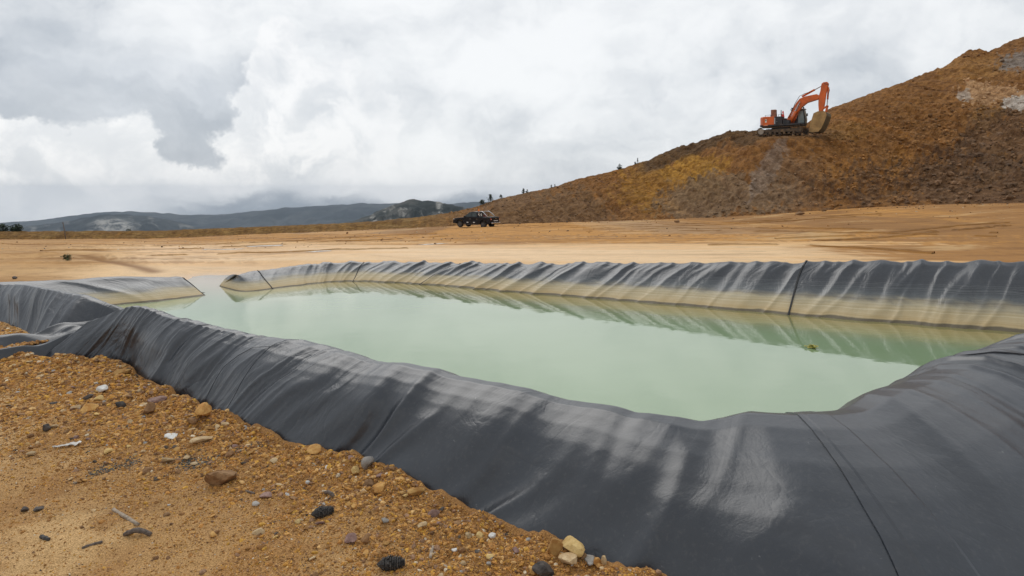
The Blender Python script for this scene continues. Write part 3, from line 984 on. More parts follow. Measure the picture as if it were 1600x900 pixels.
# ------------------------------------------------------------------ ground sheet
def soil_colour(x, y, z):
    n = np.hypot(x, y)
    px = 800 + F * x / np.maximum(y, 0.3)
    py = HY + F * (CH - z) / np.maximum(y, 0.3)
    sand = np.array([0.45, 0.265, 0.105])
    gold = np.array([0.53, 0.255, 0.058])
    pale = np.array([0.82, 0.57, 0.32])
    peach = np.array([0.76, 0.475, 0.22])
    brown = np.array([0.30, 0.145, 0.042])
    c = np.broadcast_to(sand, x.shape + (3,)).copy()

    def mixin(col, k):
        nonlocal c
        c = c * (1 - k[..., None]) + col * k[..., None]
    # near field: bands of finer pale sand and browner gravelly soil
    fd = seg_dist(x, y, NEARFOOT[::2], False)
    nb = fbm(x * 1.1, y * 1.1, 4, 81)
    mixin(np.array([0.58, 0.375, 0.17]), sstep(0.0, 0.5, nb) * 0.8 * (n < 11.5))
    mixin(np.array([0.36, 0.185, 0.06]), sstep(0.05, 0.5, fbm(x * 1.9, y * 1.9, 4, 83)) * 0.7 * (n < 11.5))
    mixin(np.array([0.30, 0.145, 0.042]), np.exp(-(fd / 0.7) ** 2) * 0.85)
    # plain: distances as read off the photograph's rows
    yr = y
    y = np.where(yr > 9, np.clip(2.2 * F / np.maximum(py - 350, 14), 14, 150), yr)
    f = sstep(11, 18, n)
    mixin(gold, f)
    sx = fbm(x * 0.05, y * 0.11, 4, 85)
    flat = sstep(23, 27, y) * sstep(92, 66, y + 22 * sx + 60 * sstep(1280, 1480, px + 200 * sx)) 
    mixin(lerp(peach, pale, sstep(-0.3, 0.4, sx)[..., None]), flat * 0.95)
    st = fbm(x * 0.07 + 3, y * 0.30, 5, 88, 0.6)
    mixin(brown, sstep(0.1, 0.5, st) * sstep(68, 92, y) * 0.9)
    st2 = fbm(x * 0.035 - 3, y * 0.42, 5, 89, 0.6)
    mixin(brown * 1.25, sstep(0.12, 0.4, st2) * sstep(33, 40, y) * 0.8 * sstep(500, 300, px))
    mixin(np.array([0.62, 0.44, 0.26]), sstep(0.25, 0.6, fbm(x * 0.05, y * 0.5 + 9, 4, 90)) * sstep(40, 50, y) * 0.3)
    # broken ground at the upper right
    mixin(brown * 1.15, sstep(1280, 1480, px + 300 * sx) * sstep(33, 40, y) * 0.85)
    # left part: darker crust
    mixin(np.array([0.46, 0.25, 0.085]), sstep(230, 60, px + 60 * sx) * sstep(20, 24, y) * 0.75)
    mixin(brown * 0.9, np.exp(-(seg_dist(x, yr, [np.array(q) for q in DITCH], False) / 0.28) ** 2) * 0.95 * (y > 20))
    wet = sstep(25, 29, y) * sstep(85, 60, y) * sstep(120, 260, px) * sstep(1700, 900, px)
    wet = np.maximum(wet * 0.55, sstep(0.10, 0.0, z) * (yr > 15) * (yr < 25))
    mixin(np.array([0.56, 0.37, 0.21]), sstep(0.08, 0.0, z) * (yr > 15) * (yr < 25) * 0.6)
    track = sstep(64, 88, y + 22 * sx + 30 * sstep(1250, 1500, px)) * (0.75 + 0.25 * sstep(-.2, .3, st))
    track = np.maximum(track, 0.75 * sstep(1150, 1500, px + 250 * sx) * sstep(33, 42, y))
    track = np.maximum(track, 0.8 * sstep(36, 44, y) * sstep(560, 380, px + 120 * sx))
    track = np.maximum(track, 0.7 * sstep(230, 100, px + 60 * sx) * sstep(20, 25, y))
    track = np.maximum(track, 0.16 * sstep(24, 30, y))
    return np.clip(c, 0, 1), np.clip(wet, 0, 1), np.clip(track, 0, 1)


def make_ground():
    th = np.concatenate([np.linspace(-math.pi, -0.92, 50)[:-1], np.linspace(-0.92, 0.80, 560), np.linspace(0.80, math.pi, 50)[1:-1]])
    r = np.concatenate([[0.02, 0.6, 1.2, 1.8, 2.3], np.geomspace(2.6, 12, 270), np.geomspace(12.06, 110, 170), np.geomspace(113, 9000, 40)])
    R, T = np.meshgrid(r, th, indexing='ij')
    x, y = R * np.sin(T), R * np.cos(T)
    z = height(x, y)
    col, wet, trk = soil_colour(x, y, z)
    z = sink(x, y, z)
    o = np_mesh('ground', np.stack([x, y, z], -1).reshape(-1, 3), grid_faces(len(r), len(th), True)[:, ::-1], M_GROUND, True,
                {'soil': col.reshape(-1, 3), 'wet': wet.reshape(-1), 'track': trk.reshape(-1)})
    tag(o, kind='structure')
    return o


make_ground()

# ------------------------------------------------------------------ hillside and low bank along the back of the plain
HILL = {  # px: foot d,y ; mid ; edge ; back ; ridge
    -900: (105, 378, 106.5, 370, 108, 365, 110, 364, 112, 363),
    -400: (105, 376, 106.5, 369, 108, 364, 110, 363, 112, 362),
    0: (100, 375, 101.3, 369, 103, 364, 104.5, 363, 106, 362),
    250: (98, 373.5, 99.5, 368, 101, 363, 102.5, 362, 104, 361),
    400: (95, 367, 96.5, 362, 98, 357, 99.5, 356, 101, 355),
    560: (92, 361, 93.5, 357, 95, 351, 96.5, 349.5, 98, 348),
    650: (90, 357, 92, 350, 94, 344, 96, 342, 98, 340),
    700: (88, 354, 90.5, 347, 93, 340, 95.5, 337, 98, 333.5),
    740: (86, 352, 89, 341, 92, 333, 95, 329, 98, 324.5),
    780: (85, 350, 88, 336, 91, 323, 94.5, 317, 98, 311),
    820: (84, 349, 87, 333, 90, 318, 93.5, 310, 97, 302),
    870: (83, 348, 86.5, 327, 90, 309, 93, 300, 96, 291),
    900: (82, 347, 85.5, 323, 89, 303, 92, 292, 95, 280.5),
    965: (79, 345, 83, 316, 87, 291, 90, 278, 93, 265),
    1010: (76.5, 344, 81, 312, 85, 283, 88.5, 267, 92, 252),
    1050: (74, 343, 79, 306, 84, 272, 88, 248, 90.5, 233),
    1100: (71, 341, 76, 299, 81.5, 258, 86, 226, 88, 220),
    1140: (69, 339, 74, 293, 79, 245, 83.5, 212, 85.5, 206),
    1175: (67, 337.5, 72, 287, 77, 228, 83, 208, 86, 204.5),
    1205: (66, 336, 71.2, 282, 77, 214.5, 84, 209, 87, 203),
    1262: (64.5, 332, 70, 276, 77, 213.5, 84, 207, 89, 192),
    1290: (64, 330, 70, 272, 77, 218, 84, 196, 92, 173.5),
    1335: (62.5, 327, 69, 270, 76.5, 215, 84, 180, 92, 155),
    1420: (60.5, 322, 68, 260, 76, 206, 83, 162, 91, 125.5),
    1445: (59.5, 321, 67.5, 256, 75.5, 200, 83, 155, 91, 114),
    1475: (58.5, 320, 67, 252, 75, 194, 83, 144, 91, 105),
    1512: (57.5, 319, 66, 248, 74.5, 188, 83, 128, 91, 79.5),
    1535: (56.5, 318.5, 65.5, 246, 74, 184, 82.5, 126, 91, 77.5),
    1545: (56, 318, 65, 245, 73.5, 183, 82, 127, 90.5, 80),
    1600: (54, 317, 63, 240, 72, 172, 81, 108, 90, 57),
    1750: (50, 313, 60, 225, 70, 145, 80, 60, 90, 0),
    2000: (46, 305, 58, 205, 70, 105, 82, 0, 92, -90),
    2500: (42, 300, 56, 180, 70, 60, 84, -90, 98, -220),
}
_hk = sorted(HILL)
_ht = np.array([HILL[k] for k in _hk], float)


def hill_profile(px):
    return np.stack([np.interp(px, _hk, _ht[:, j]) for j in range(10)], -1)


def hill_point(px, v):
    """px column, v 0..4 along the profile; returns d, z arrays"""
    pr = hill_profile(px)
    D, Y = pr[..., 0::2], pr[..., 1::2]
    Z = CH - (Y - HY) * D / F
    i = np.clip(np.floor(v).astype(int), 0, 3)
    f = v - i
    d = np.take_along_axis(D, i[..., None], -1)[..., 0] * (1 - f) + np.take_along_axis(D, (i + 1)[..., None], -1)[..., 0] * f
    z = np.take_along_axis(Z, i[..., None], -1)[..., 0] * (1 - f) + np.take_along_axis(Z, (i + 1)[..., None], -1)[..., 0] * f
    return d, z


def hill_soil(px, py, x, z):
    brown = np.array([0.275, 0.132, 0.039])
    c = np.broadcast_to(brown, px.shape + (3,)).copy()
    n1 = fbm(px * 0.010, py * 0.012, 4, 101)
    n3 = fbm(px * 0.11, py * 0.11, 4, 106, 0.65)
    n2 = fbm((px + py * 0.8) * 0.02, (py - px * 0.3) * 0.006, 4, 102)

    def mixin(col, k):
        nonlocal c
        c = c * (1 - k[..., None]) + np.array(col) * k[..., None]

    def spot(cx, cy, rx, ry, sl=0.0, soft=0.35):
        dx = px - cx - (py - cy) * sl
        e = np.sqrt((dx / rx) ** 2 + ((py - cy) / ry) ** 2) + 0.35 * n1 + 0.25 * n2 + 0.42 * n3
        soft = soft * 0.55
        return sstep(1 + soft, 1 - soft, e)
    mixin((0.27, 0.135, 0.045), sstep(0.0, 0.5, n2) * 0.7)
    mixin((0.20, 0.125, 0.065), spot(860, 330, 120, 35) * 0.7)
    mixin((0.36, 0.185, 0.038), spot(1040, 285, 70, 48, -0.6) * 0.95)
    mixin((0.46, 0.25, 0.042), spot(1085, 264, 50, 26, -0.6) * 0.6)
    mixin((0.35, 0.18, 0.035), spot(990, 300, 40, 28) * 0.6)
    mixin((0.23, 0.155, 0.090), spot(1130, 305, 100, 35, -0.8) * 0.85)
    mixin((0.28, 0.235, 0.20), spot(1200, 258, 18, 48, -0.55) * 0.6)
    mixin((0.26, 0.17, 0.10), spot(1240, 285, 60, 45) * 0.45)
    mixin((0.36, 0.17, 0.04), spot(1395, 270, 24, 50, -0.5, 0.2) * 0.75)
    mixin((0.36, 0.17, 0.04), spot(1330, 275, 60, 30, -0.6, 0.2) * 0.4)
    mixin((0.36, 0.18, 0.04), spot(1555, 262, 20, 26, -0.5, 0.2) * 0.8)
    mixin((0.34, 0.18, 0.05), spot(1545, 178, 22, 18, -0.5, 0.25) * 0.7)
    mixin((0.34, 0.18, 0.05), spot(1325, 205, 40, 12, -0.5, 0.25) * 0.7)
    mixin((0.15, 0.088, 0.048), spot(1500, 290, 190, 46, -0.3) * 0.8)
    mixin((0.15, 0.09, 0.05), spot(1575, 220, 60, 60, -0.3) * 0.7)
    mixin((0.17, 0.095, 0.045), sstep(-14, -2, py - np.interp(px, [1140, 1290, 1420, 1600], [260, 190, 140, 70])) * 0.0)
    mixin((0.40, 0.22, 0.07), spot(1530, 105, 70, 20, -0.6) * 0.45)
    mixin((0.50, 0.31, 0.16), spot(1545, 142, 44, 17, 0.3, 0.12) * 0.9)
    mixin((0.55, 0.50, 0.44), spot(1590, 157, 28, 8, 0.2, 0.10) * 0.95)
    mixin((0.50, 0.47, 0.42), spot(1508, 146, 10, 9, 0.2, 0.15) * 0.6)
    mixin((0.24, 0.22, 0.20), spot(1595, 95, 36, 18, -0.4, 0.3) * 0.85)
    mixin((0.17, 0.10, 0.045), spot(1090, 222, 62, 12, -1.2, 0.3) * 0.9)
    rY = np.interp(px, _hk, _ht[:, 9])
    mixin((0.135, 0.078, 0.034), sstep(20, 12, py - rY + 9 * n2) * sstep(985, 1015, px) * sstep(1205, 1185, px) * 0.95)
    mixin((0.19, 0.105, 0.04), sstep(9, 5, py - np.interp(px, [1180, 1300], [212, 208])) * sstep(-3, 1, py - np.interp(px, [1180, 1300], [204, 202])) * sstep(1185, 1200, px) * sstep(1330, 1300, px) * 0.6)
    # weathered low bank on the left
    mixin((0.235, 0.135, 0.040), sstep(760, 640, px) * 0.9)
    mixin((0.33, 0.21, 0.07), sstep(760, 640, px) * sstep(0.1, 0.5, fbm(px * 0.04, py * 0.12, 3, 104)) * 0.6)
    return c


def make_hill():
    px = np.concatenate([np.linspace(-880, 640, 260), np.linspace(641, 1620, 720), np.linspace(1622, 2480, 100)])
    v = np.linspace(0, 4, 230)
    PX, V = np.meshgrid(px, v, indexing='ij')
    D, Z = hill_point(PX, V)
    X = (PX - 800) / F * D
    PY = HY + (CH - Z) * F / D
    amp = 0.14 + 0.16 * sstep(700, 1100, PX)
    ends = sstep(0, 0.5, V)
    h = fbm(X * 0.35, D * 0.35 + Z * 0.3, 5, 110, 0.55) * amp
    # gullies down the face
    gl = ridge(pn(X * 0.42 + 0.25 * Z, Z * 0.06, 112), 1.6, 2.0) * sstep(760, 900, PX) * 0.55
    # clods in the darker tipped soil at lower right
    cl = np.maximum(fbm((X + 0.4 * Z) * 1.3, (Z) * 2.4, 4, 113, 0.65), 0) * 0.42 * sstep(1180, 1400, PX) * sstep(130, 200, PY)
    cl = cl + np.abs(fbm(X * 2.2, Z * 2.6, 4, 115, 0.6)) * 0.10
    # marks of bucket teeth, upper right
    tm = ridge(pn(X * 1.25 + 0.2 * Z, Z * 0.10, 117), 1.2, 2.2) * 0.22 * sstep(1285, 1310, PX) * sstep(1500, 1420, PX) * sstep(2.6, 3.0, V) * sstep(3.95, 3.7, V)
    bench = 1 - 0.8 * sstep(1180, 1200, PX) * sstep(1300, 1280, PX) * sstep(1.8, 2.0, V) * sstep(3.2, 3.0, V)
    rid = sstep(3.3, 4.0, V) * np.abs(fbm(X * 0.8, X * 0.3, 3, 118)) * (0.25 * sstep(1000, 1050, PX) * sstep(1200, 1140, PX) + 0.12 + 0.2 * sstep(1300, 1500, PX))
    dz = (h * (1 - 0.6 * sstep(3.2, 4.0, V)) + cl + tm - gl * (1 - 0.7 * sstep(3, 4, V))) * ends * bench + rid - 0.06 * (1 - sstep(0, 0.08, V))
    Zn = Z + dz * 0.75
    Yn = D - dz * 0.55
    col = hill_soil(PX, PY, X, Z)
    P = np.stack([X, Yn, Zn], -1)
    # rows behind the ridge, flat then falling away
    bk = []
    for k, (dd, fall) in enumerate([(1.5, 0.3), (6, 1.5), (25, 7), (60, 16)]):
        b = P[:, -1].copy()
        s_ = (b[:, 1] + dd) / b[:, 1]
        b[:, 0] *= s_
        b[:, 1] += dd
        b[:, 2] = b[:, 2] - fall
        bk.append(b)
    P = np.concatenate([P, np.stack(bk, 1)], 1)
    col = np.concatenate([col, np.repeat(col[:, -1:], 4, 1)], 1)
    o = np_mesh('hillside', P.reshape(-1, 3), grid_faces(P.shape[0], P.shape[1])[:, ::-1], M_HILL, True, {'soil': col.reshape(-1, 3)})
    tag(o, kind='structure')
    return P[:, :len(v)], px, v


HP, HPX, HV = make_hill()


def on_hill(px, v):
    i = int(np.clip(np.searchsorted(HPX, px), 1, len(HPX) - 1))
    j = int(np.clip(np.searchsorted(HV, v), 1, len(HV) - 1))
    return Vector(HP[i, j])


# ------------------------------------------------------------------ far mountains
def mount_mat(name, c1, c2, sc):
    m, g, p = new_mat(name)
    geo = g.add('ShaderNodeNewGeometry')
    n = g.noise(geo.outputs['Position'], sc, 7, 0.65, 0.5).outputs[0]
    at_ = g.add('ShaderNodeAttribute', attribute_name='bare')
    c = g.mix(g.ss(n, 0.42, 0.62), c1, c2)
    n2 = g.noise(geo.outputs['Position'], sc * 5, 5, 0.7).outputs[0]
    c = g.mix(g.math('MULTIPLY', at_.outputs['Fac'], g.ss(n2, 0.35, 0.6)), c, (0.42, 0.40, 0.36))
    g.put(p, 'Base Color', c)
    g.put(p, 'Roughness', 0.95)
    g.put(p, 'Specular IOR Level', 0.1)
    return m


def make_mountain(name, sil, dist, depth, mat, rough, seed, bare=None, nx=300):
    pxs = np.array([s_[0] for s_ in sil], float)
    pys = np.array([s_[1] for s_ in sil], float)
    px = np.linspace(pxs[0], pxs[-1], nx)
    v = np.linspace(0, 1, 60)
    PX, V = np.meshgrid(px, v, indexing='ij')
    ry = np.interp(PX, pxs, pys)
    k = 7
    ry = np.apply_along_axis(lambda a: np.convolve(np.pad(a, k, mode='edge'), np.ones(2 * k + 1) / (2 * k + 1), 'valid'), 0, ry) if nx > 60 else ry
    zr = CH + (HY - ry) * dist / F
    z0 = CH - (378 - HY) * dist / F
    D = dist - depth * (1 - V)
    prof = 1 - (1 - V) ** 1.35
    Z = z0 + (zr - z0) * prof
    X = (PX - 800) / F * D
    H = (zr - z0)
    s1 = 6.0 / depth
    dz = fbm(X * s1, D * s1 * 0.6, 5, seed, 0.55) * rough * H * np.sin(np.pi * np.clip(V, 0, 1) ** 0.8) * 0.9 + fbm(X * s1 * 2, X * 0, 4, seed + 9) * rough * 0.16 * H * V
    gl = ridge(pn(X * s1 * 1.6 + V, V * 1.2, seed + 4), 1.4, 1.8) * rough * H * 0.5 * np.sin(np.pi * V)
    P = np.stack([X, D, Z + dz - gl], -1)
    back = P[:, -1:].copy()
    back[..., 1] += depth * 0.6
    back[..., 2] = z0
    P = np.concatenate([P, back], 1)
    PY = HY + (CH - Z) * F / D
    br = bare(PX, PY) if bare else np.zeros_like(PX)
    br = np.concatenate([br, br[:, -1:]], 1)
    o = np_mesh(name, P.reshape(-1, 3), grid_faces(P.shape[0], P.shape[1])[:, ::-1], mat, True, {'bare': br.reshape(-1)})
    tag(o, kind='structure')
    return o


M_MT1 = mount_mat('dark_scrub_mountain', (0.020, 0.027, 0.025), (0.080, 0.080, 0.070), 0.012)
M_MT2 = mount_mat('far_scrub_mountain', (0.022, 0.032, 0.036), (0.060, 0.068, 0.068), 0.0035)
make_mountain('mountain', [(490, 360), (530, 350), (560, 343), (600, 327), (625, 316), (640, 312), (668, 314), (700, 318), (722, 324), (745, 335), (790, 352), (850, 368)],
              1500, 420, M_MT1, 0.30, 200, lambda a, b: sstep(0.25, 0.7, fbm(a * 0.05, b * 0.07, 4, 210)) * 0.7)
make_mountain('mountain', [(-120, 372), (-20, 360), (60, 352), (110, 345), (140, 338), (170, 334), (200, 335), (235, 338), (262, 343), (290, 350), (320, 358), (380, 372)],
              3600, 900, M_MT2, 0.22, 220, lambda a, b: np.maximum(sstep(34, 12, np.hypot((a - 178) * 0.7, (b - 352) * 2)), 0.35 * sstep(0.2, 0.6, fbm(a * 0.06, b * 0.1, 4, 230))))
make_mountain('mountain', [(-300, 362), (-100, 352), (60, 345), (130, 334), (185, 330), (250, 332), (300, 337), (360, 334), (430, 326), (520, 320), (600, 317), (680, 320), (760, 315), (850, 310), (960, 318), (1100, 340)],
              6200, 1700, M_MT2, 0.16, 240)

# ------------------------------------------------------------------ water
def make_water():
    lm, ll = _RM, _RL
    main = [(p[0], p[1]) for p in (lm[:, 2, :2] * 0.55 + lm[:, 3, :2] * 0.45)[::4]]
    left = [(p[0], p[1]) for p in (ll[:, 2, :2] * 0.55 + ll[:, 3, :2] * 0.45)[::-4]]
    gap = [(-7.0, 18.6), (-6.4, 20.5), (-7.0, 22.4), (-10.0, 22.8), (-13.0, 22.6), (-13.8, 21.3), (-11.6, 19.0), (-9.4, 17.2), (-8.6, 16.7)]
    pts = main + gap + left
    me = bpy.data.meshes.new('pond_water')
    me.from_pydata([(x, y, 0.0) for x, y in pts], [], [tuple(range(len(pts)))])
    me.update()
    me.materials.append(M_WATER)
    o = bpy.data.objects.new('pond_water', me)
    COL.objects.link(o)
    if me.polygons[0].normal.z < 0:
        me.flip_normals()
    tag(o, kind='structure')


make_water()

# ------------------------------------------------------------------ pond liners
M_WELD = plain_mat('weld_strip', (0.022, 0.022, 0.025), 0.42, 0, 0.3, 20)
M_ROPE = plain_mat('black_cord', (0.008, 0.008, 0.009), 0.6, 0, 0.3, 30)
VN = np.concatenate([np.linspace(0, 2.0, 84)[:-1], np.linspace(2.0, 2.5, 18)[:-1], np.linspace(2.5, 3.35, 8)])
VFAR = np.concatenate([np.linspace(0, 1.5, 10)[:-1], np.linspace(1.5, 2.1, 18)[:-1], np.linspace(2.1, 3.3, 46)])


def s_near(L, px, py, v=2.0, lo=0, hi=1e9):
    S = np.linspace(lo, min(hi, L.len[-1]), 1500)
    P = L.base(S, np.array([v, v + 1e-3]))[:, 0]
    X = 800 + F * P[:, 0] / P[:, 1]
    Y = HY + F * (CH - P[:, 2]) / P[:, 1]
    return float(S[np.argmin((X - px) ** 2 + (Y - py) ** 2)])


liner = empty('pond_liner', (0, 4.5, 0.6))
tag(liner, 'black plastic pond liner wrapped over the near, right and far banks', 'pond liner')
liner_inv = Matrix.Translation(liner.location).inverted()
sA = s_near(LM, 1255, 655, 2.0, 6, 12)
sB = s_near(LM, 1255, 418, 2.0, 19)
sC = s_near(LM, 715, 411, 2.0, 20)
sD = s_near(LM, 567, 409, 2.0, 22)
sE = s_near(LM, 405, 424, 2.0, 22)
sF = 17.5
mainparts = []
mainparts.append(LM.panel(0, sA, 1000, VN, None))
mainparts.append(LM.panel(sA, sF, 480, VN, None))
for a, b, n in ((sF, sB, 420), (sB, sC, 760), (sC, sD, 180), (sD, sE, 180), (sE, LM.len[-1], 90)):
    mainparts.append(LM.panel(a, b, n, VFAR, None))
# weld strips that close the joints between panels
s37 = s_near(LM, 425, 545, 1.6, 1, 7)
mainparts.append(LM.strip([(sA - 0.02, 2.3), (sA + 0.02, 1.0), (sA + 0.06, 0.1)], 0.17, 0.0035, 'weld_strip', M_LINER, None, 160))
mainparts.append(LM.strip([(sA - 0.11, 2.2), (sA - 0.10, 1.0), (sA - 0.09, 0.1)], 0.022, 0.006, 'weld_strip', M_LINER, None, 160))
mainparts.append(LM.strip([(s37 + 0.25, 1.9), (s37 + 0.12, 1.35), (s37 + 0.10, 0.8), (s37 + 0.02, 0.1)], 0.008, 0.0025, 'weld_strip', M_LINER, None, 160))
mainparts.append(LM.strip([(s37 + 0.12, 1.35), (s37 - 0.10, 1.25), (s37 - 0.28, 0.8), (s37 - 0.36, 0.1)], 0.008, 0.0025, 'weld_strip', M_LINER, None, 160))
sG = s_near(LM, 1500, 566, 2.0, 8.5, 17)
mainparts.append(LM.strip([(sG, 1.98), (sG + 0.15, 1.6), (sG + 0.5, 0.4)], 0.014, 0.008, 'weld_strip', M_WELD, None, 120))
wB = s_near(LM, 1231, 492, 3.0, 19)
mainparts.append(LM.strip([(sB - 0.05, 1.7), (sB, 2.05), (lerp(sB, wB, .4), 2.3), (lerp(sB, wB, .75), 2.7), (wB, 3.05)], 0.034, 0.022, 'joint_cord', M_ROPE, None, 140))
for a, (px, py) in ((sC, (655, 443)), (sD, (551, 440)), (sE, (428, 452))):
    ww = s_near(LM, px, py, 3.0, 20)
    mainparts.append(LM.strip([(a - 0.02, 1.8), (a, 2.05), (lerp(a, ww, .45), 2.4), (ww, 3.05)], 0.022, 0.012, 'joint_cord', M_ROPE, None, 100))
for o in mainparts:
    o.parent = liner
    o.matrix_parent_inverse = liner_inv

liner2 = empty('pond_liner', (-6.8, 9.6, 0.6))
tag(liner2, 'black pond liner over the left bank, ending in a pale stained tip', 'pond liner')
inv2 = Matrix.Translation(liner2.location).inverted()
VL = np.concatenate([np.linspace(0, 2.0, 54)[:-1], np.linspace(2.0, 3.35, 30)])
lp = [LL.panel(0, 9.0, 560, VL, None), LL.panel(9.0, LL.len[-1], 420, VL, None)]
sH = s_near(LL, 288, 434, 2.0, 8)
sH2 = LL.len[-1] - 0.75
lp.append(LL.strip([(sH, 1.9), (sH, 2.1), (sH + 0.15, 3.0)], 0.02, 0.012, 'joint_cord', M_ROPE, None, 90))
for o in lp:
    o.parent = liner2
    o.matrix_parent_inverse = inv2


# the sheet lying in the spill trough between the two banks
def make_trough():
    ctr = np.array([(-3.8, 9.1, 0.10), (-4.4, 8.55, 0.58), (-4.85, 8.05, 0.70), (-5.2, 7.6, 0.71), (-5.6, 7.12, 0.71), (-6.3, 6.8, 0.70), (-7.6, 6.55, 0.72)])
    wd = np.array([0.55, 0.55, 0.62, 0.52, 0.42, 0.42, 0.5])
    t = np.linspace(0, 6, 260)
    C = np.stack([np.interp(t, range(7), ctr[:, k]) for k in range(3)], -1)
    ker = np.ones(25) / 25
    C = np.stack([np.convolve(np.pad(C[:, k], 12, mode='edge'), ker, 'valid') for k in range(3)], -1)
    W = np.interp(t, range(7), wd)
    dC = np.gradient(C, axis=0)
    nrm = np.stack([-dC[:, 1], dC[:, 0], 0 * dC[:, 0]], -1)
    nrm /= np.linalg.norm(nrm, axis=1, keepdims=True)
    u = np.linspace(-1, 1, 110)
    P = C[:, None] + nrm[:, None] * (u[None, :, None] * W[:, None, None])
    s_ = t[:, None] * 0.8
    z = 0.13 * pn(s_ * 1.1 + u[None] * 0.8, u[None] * 1.7, 300) + 0.05 * pn(s_ * 2.6, u[None] * 3.0 + s_, 301)
    z = z + 0.04 * ridge(pn(u[None] * 2.6 + s_ * 0.5, s_ * 0.5, 303), 1.2, 1.6) - 0.20 * np.exp(-((u[None] - 0.15) / 0.28) ** 2)
    edge = sstep(1.0, 0.82, np.abs(u))[None]
    P[..., 2] += z * edge - 0.14 * (1 - edge) + 0.06 * sstep(0.2, 0.9, np.abs(u))[None] * edge
    o = np_mesh('trough_liner', P.reshape(-1, 3), grid_faces(*P.shape[:2]), M_LINER, True, {'stain': np.zeros(P.shape[0] * P.shape[1])})
    tag(o, 'crumpled black plastic sheet lying in the spill trough between the two left banks', 'plastic sheet')


make_trough()

# ------------------------------------------------------------------ stones
def ico(sub):
    import bmesh
    bm = bmesh.new()
    bmesh.ops.create_icosphere(bm, subdivisions=sub, radius=1.0)
    v = np.array([tuple(a.co) for a in bm.verts])
    f = np.array([[b.index for b in a.verts] for a in bm.faces])
    bm.free()
    v /= np.linalg.norm(v, axis=1, keepdims=True)
    return v, f


ICO = {1: ico(1), 2: ico(2), 3: ico(3)}


def rock_shape(seed, sub, planes=14, rough=0.04, flat=0.75, long_=1.3):
    r_ = np.random.default_rng(seed)
    v, f = ICO[sub]
    nrm = r_.normal(size=(planes, 3))
    nrm /= np.linalg.norm(nrm, axis=1, keepdims=True)
    h = r_.uniform(0.50, 1.0, planes)
    dt = v @ nrm.T
    rad = np.min(np.where(dt > 0.05, h / np.maximum(dt, 0.05), 9), axis=1)
    rad = np.minimum(rad, 1.15)
    p = v * rad[:, None]
    p = p * (1 + rough * r_.normal(size=(len(v), 1)))
    p = p * np.array([long_, 1.0, flat])
    return p, f


ROCKS = {}


def rock_mesh(kind, seed, sub, mat):
    key = (kind, seed, sub)
    if key not in ROCKS:
        r_ = np.random.default_rng(seed + 500)
        p, f = rock_shape(seed, sub, r_.integers(9, 15), 0.025 if sub < 3 else 0.012, r_.uniform(0.55, 0.95), r_.uniform(1.0, 1.55))
        me = bpy.data.meshes.new('stone')
        me.from_pydata([tuple(a) for a in p], [], [tuple(int(i) for i in a) for a in f])
        me.materials.append(mat)
        ROCKS[key] = me
    return ROCKS[key]


def ground_hit(px, py):
    """where the sight line of a pixel meets the soil in front of the pond or on the plain"""
    d = np.geomspace(2.4, 110, 1500)
    x = (px - 800) / F * d
    z = height(x, d)
    ray = CH - (py - HY) / F * d
    k = np.argmax(ray < z)
    return Vector((x[k], d[k], z[k]))


def stone(px, py, wpx, kind, label, cat='stone', seed=0, sub=3, sink_=0.25, sx=1.0, sz=1.0, rz=None, tilt=None, group=None, name='stone'):
    p = ground_hit(px, py)
    size = wpx / F * p.y / 2
    me = rock_mesh(kind, seed, sub, M_ST[kind])
    o = bpy.data.objects.new(name, me)
    COL.objects.link(o)
    o.scale = (size / 1.25 * sx, size / 1.25, size / 1.25 * sz)
    o.rotation_euler = (tilt[0] if tilt else 0, tilt[1] if tilt else 0, rz if rz is not None else random.uniform(0, 6.28))
    o.location = p + Vector((0, 0, size * sz * (0.62 - sink_)))
    tag(o, label, cat, group)
    return o


S_ = stone
S_(867, 866, 30, 'ochre', 'large ochre boulder-like stone at lower right, against the black liner, left one of the pair', seed=1, sz=1.5, sink_=0.1, rz=0.4)
S_(898, 866, 38, 'yellow', 'rough golden stone with a pitted face, right one of the pair against the liner', seed=2, sz=1.1, sink_=0.1, rz=2)
S_(890, 881, 32, 'tan', 'pale yellow flat-faced stone in front of the pitted golden stone', seed=3, rz=0.1)
S_(921, 881, 30, 'grey', 'pale grey angular stone right of the yellow flat-faced stone', seed=4, rz=1)
S_(944, 882, 13, 'tan', 'upright finger-shaped tan stone nearest the liner at lower right', seed=5, sz=2.0, sink_=0.3)
S_(930, 884, 18, 'ochre', 'orange stone just left of the upright finger-shaped one', seed=6, sz=1.2)
S_(912, 874, 13, 'brown', 'small brown stone between the golden stone and the orange one by the liner', seed=7, sz=1.3)
S_(852, 900, 34, 'dark', 'dark brown tilted slab cut by the bottom edge of the photo', seed=8, sz=0.9, tilt=(0.5, 0.2), sink_=0.1)
S_(345, 757, 40, 'brown', 'lumpy brown rock alone on the fine sand left of centre', seed=9, sz=1.1, sink_=0.15, cat='rock')
S_(320, 655, 34, 'ochre', 'large orange and brown rock against the liner foot at left', seed=10, sink_=0.1, sz=1.2, cat='rock')
S_(300, 662, 22, 'brown', 'brown angular rock left of the large orange rock at the liner foot', seed=11)
S_(232, 648, 26, 'brown', 'brown rounded rock at the left end of the gravel heap', seed=12, sink_=0.1, sz=1.1)
S_(250, 628, 30, 'purple', 'flat purplish brown rock on the heap beside the liner', seed=13, sz=0.7)
S_(140, 646, 28, 'ochre', 'ochre block with flat faces on pale sand at left', seed=14, rz=0.2, sink_=0.15)
S_(154, 628, 15, 'yellow', 'smooth bright yellow stone at left', seed=15, sz=1.2, sink_=0.05)
S_(160, 613, 19, 'white', 'white weathered stone just above the smooth yellow stone', seed=16)
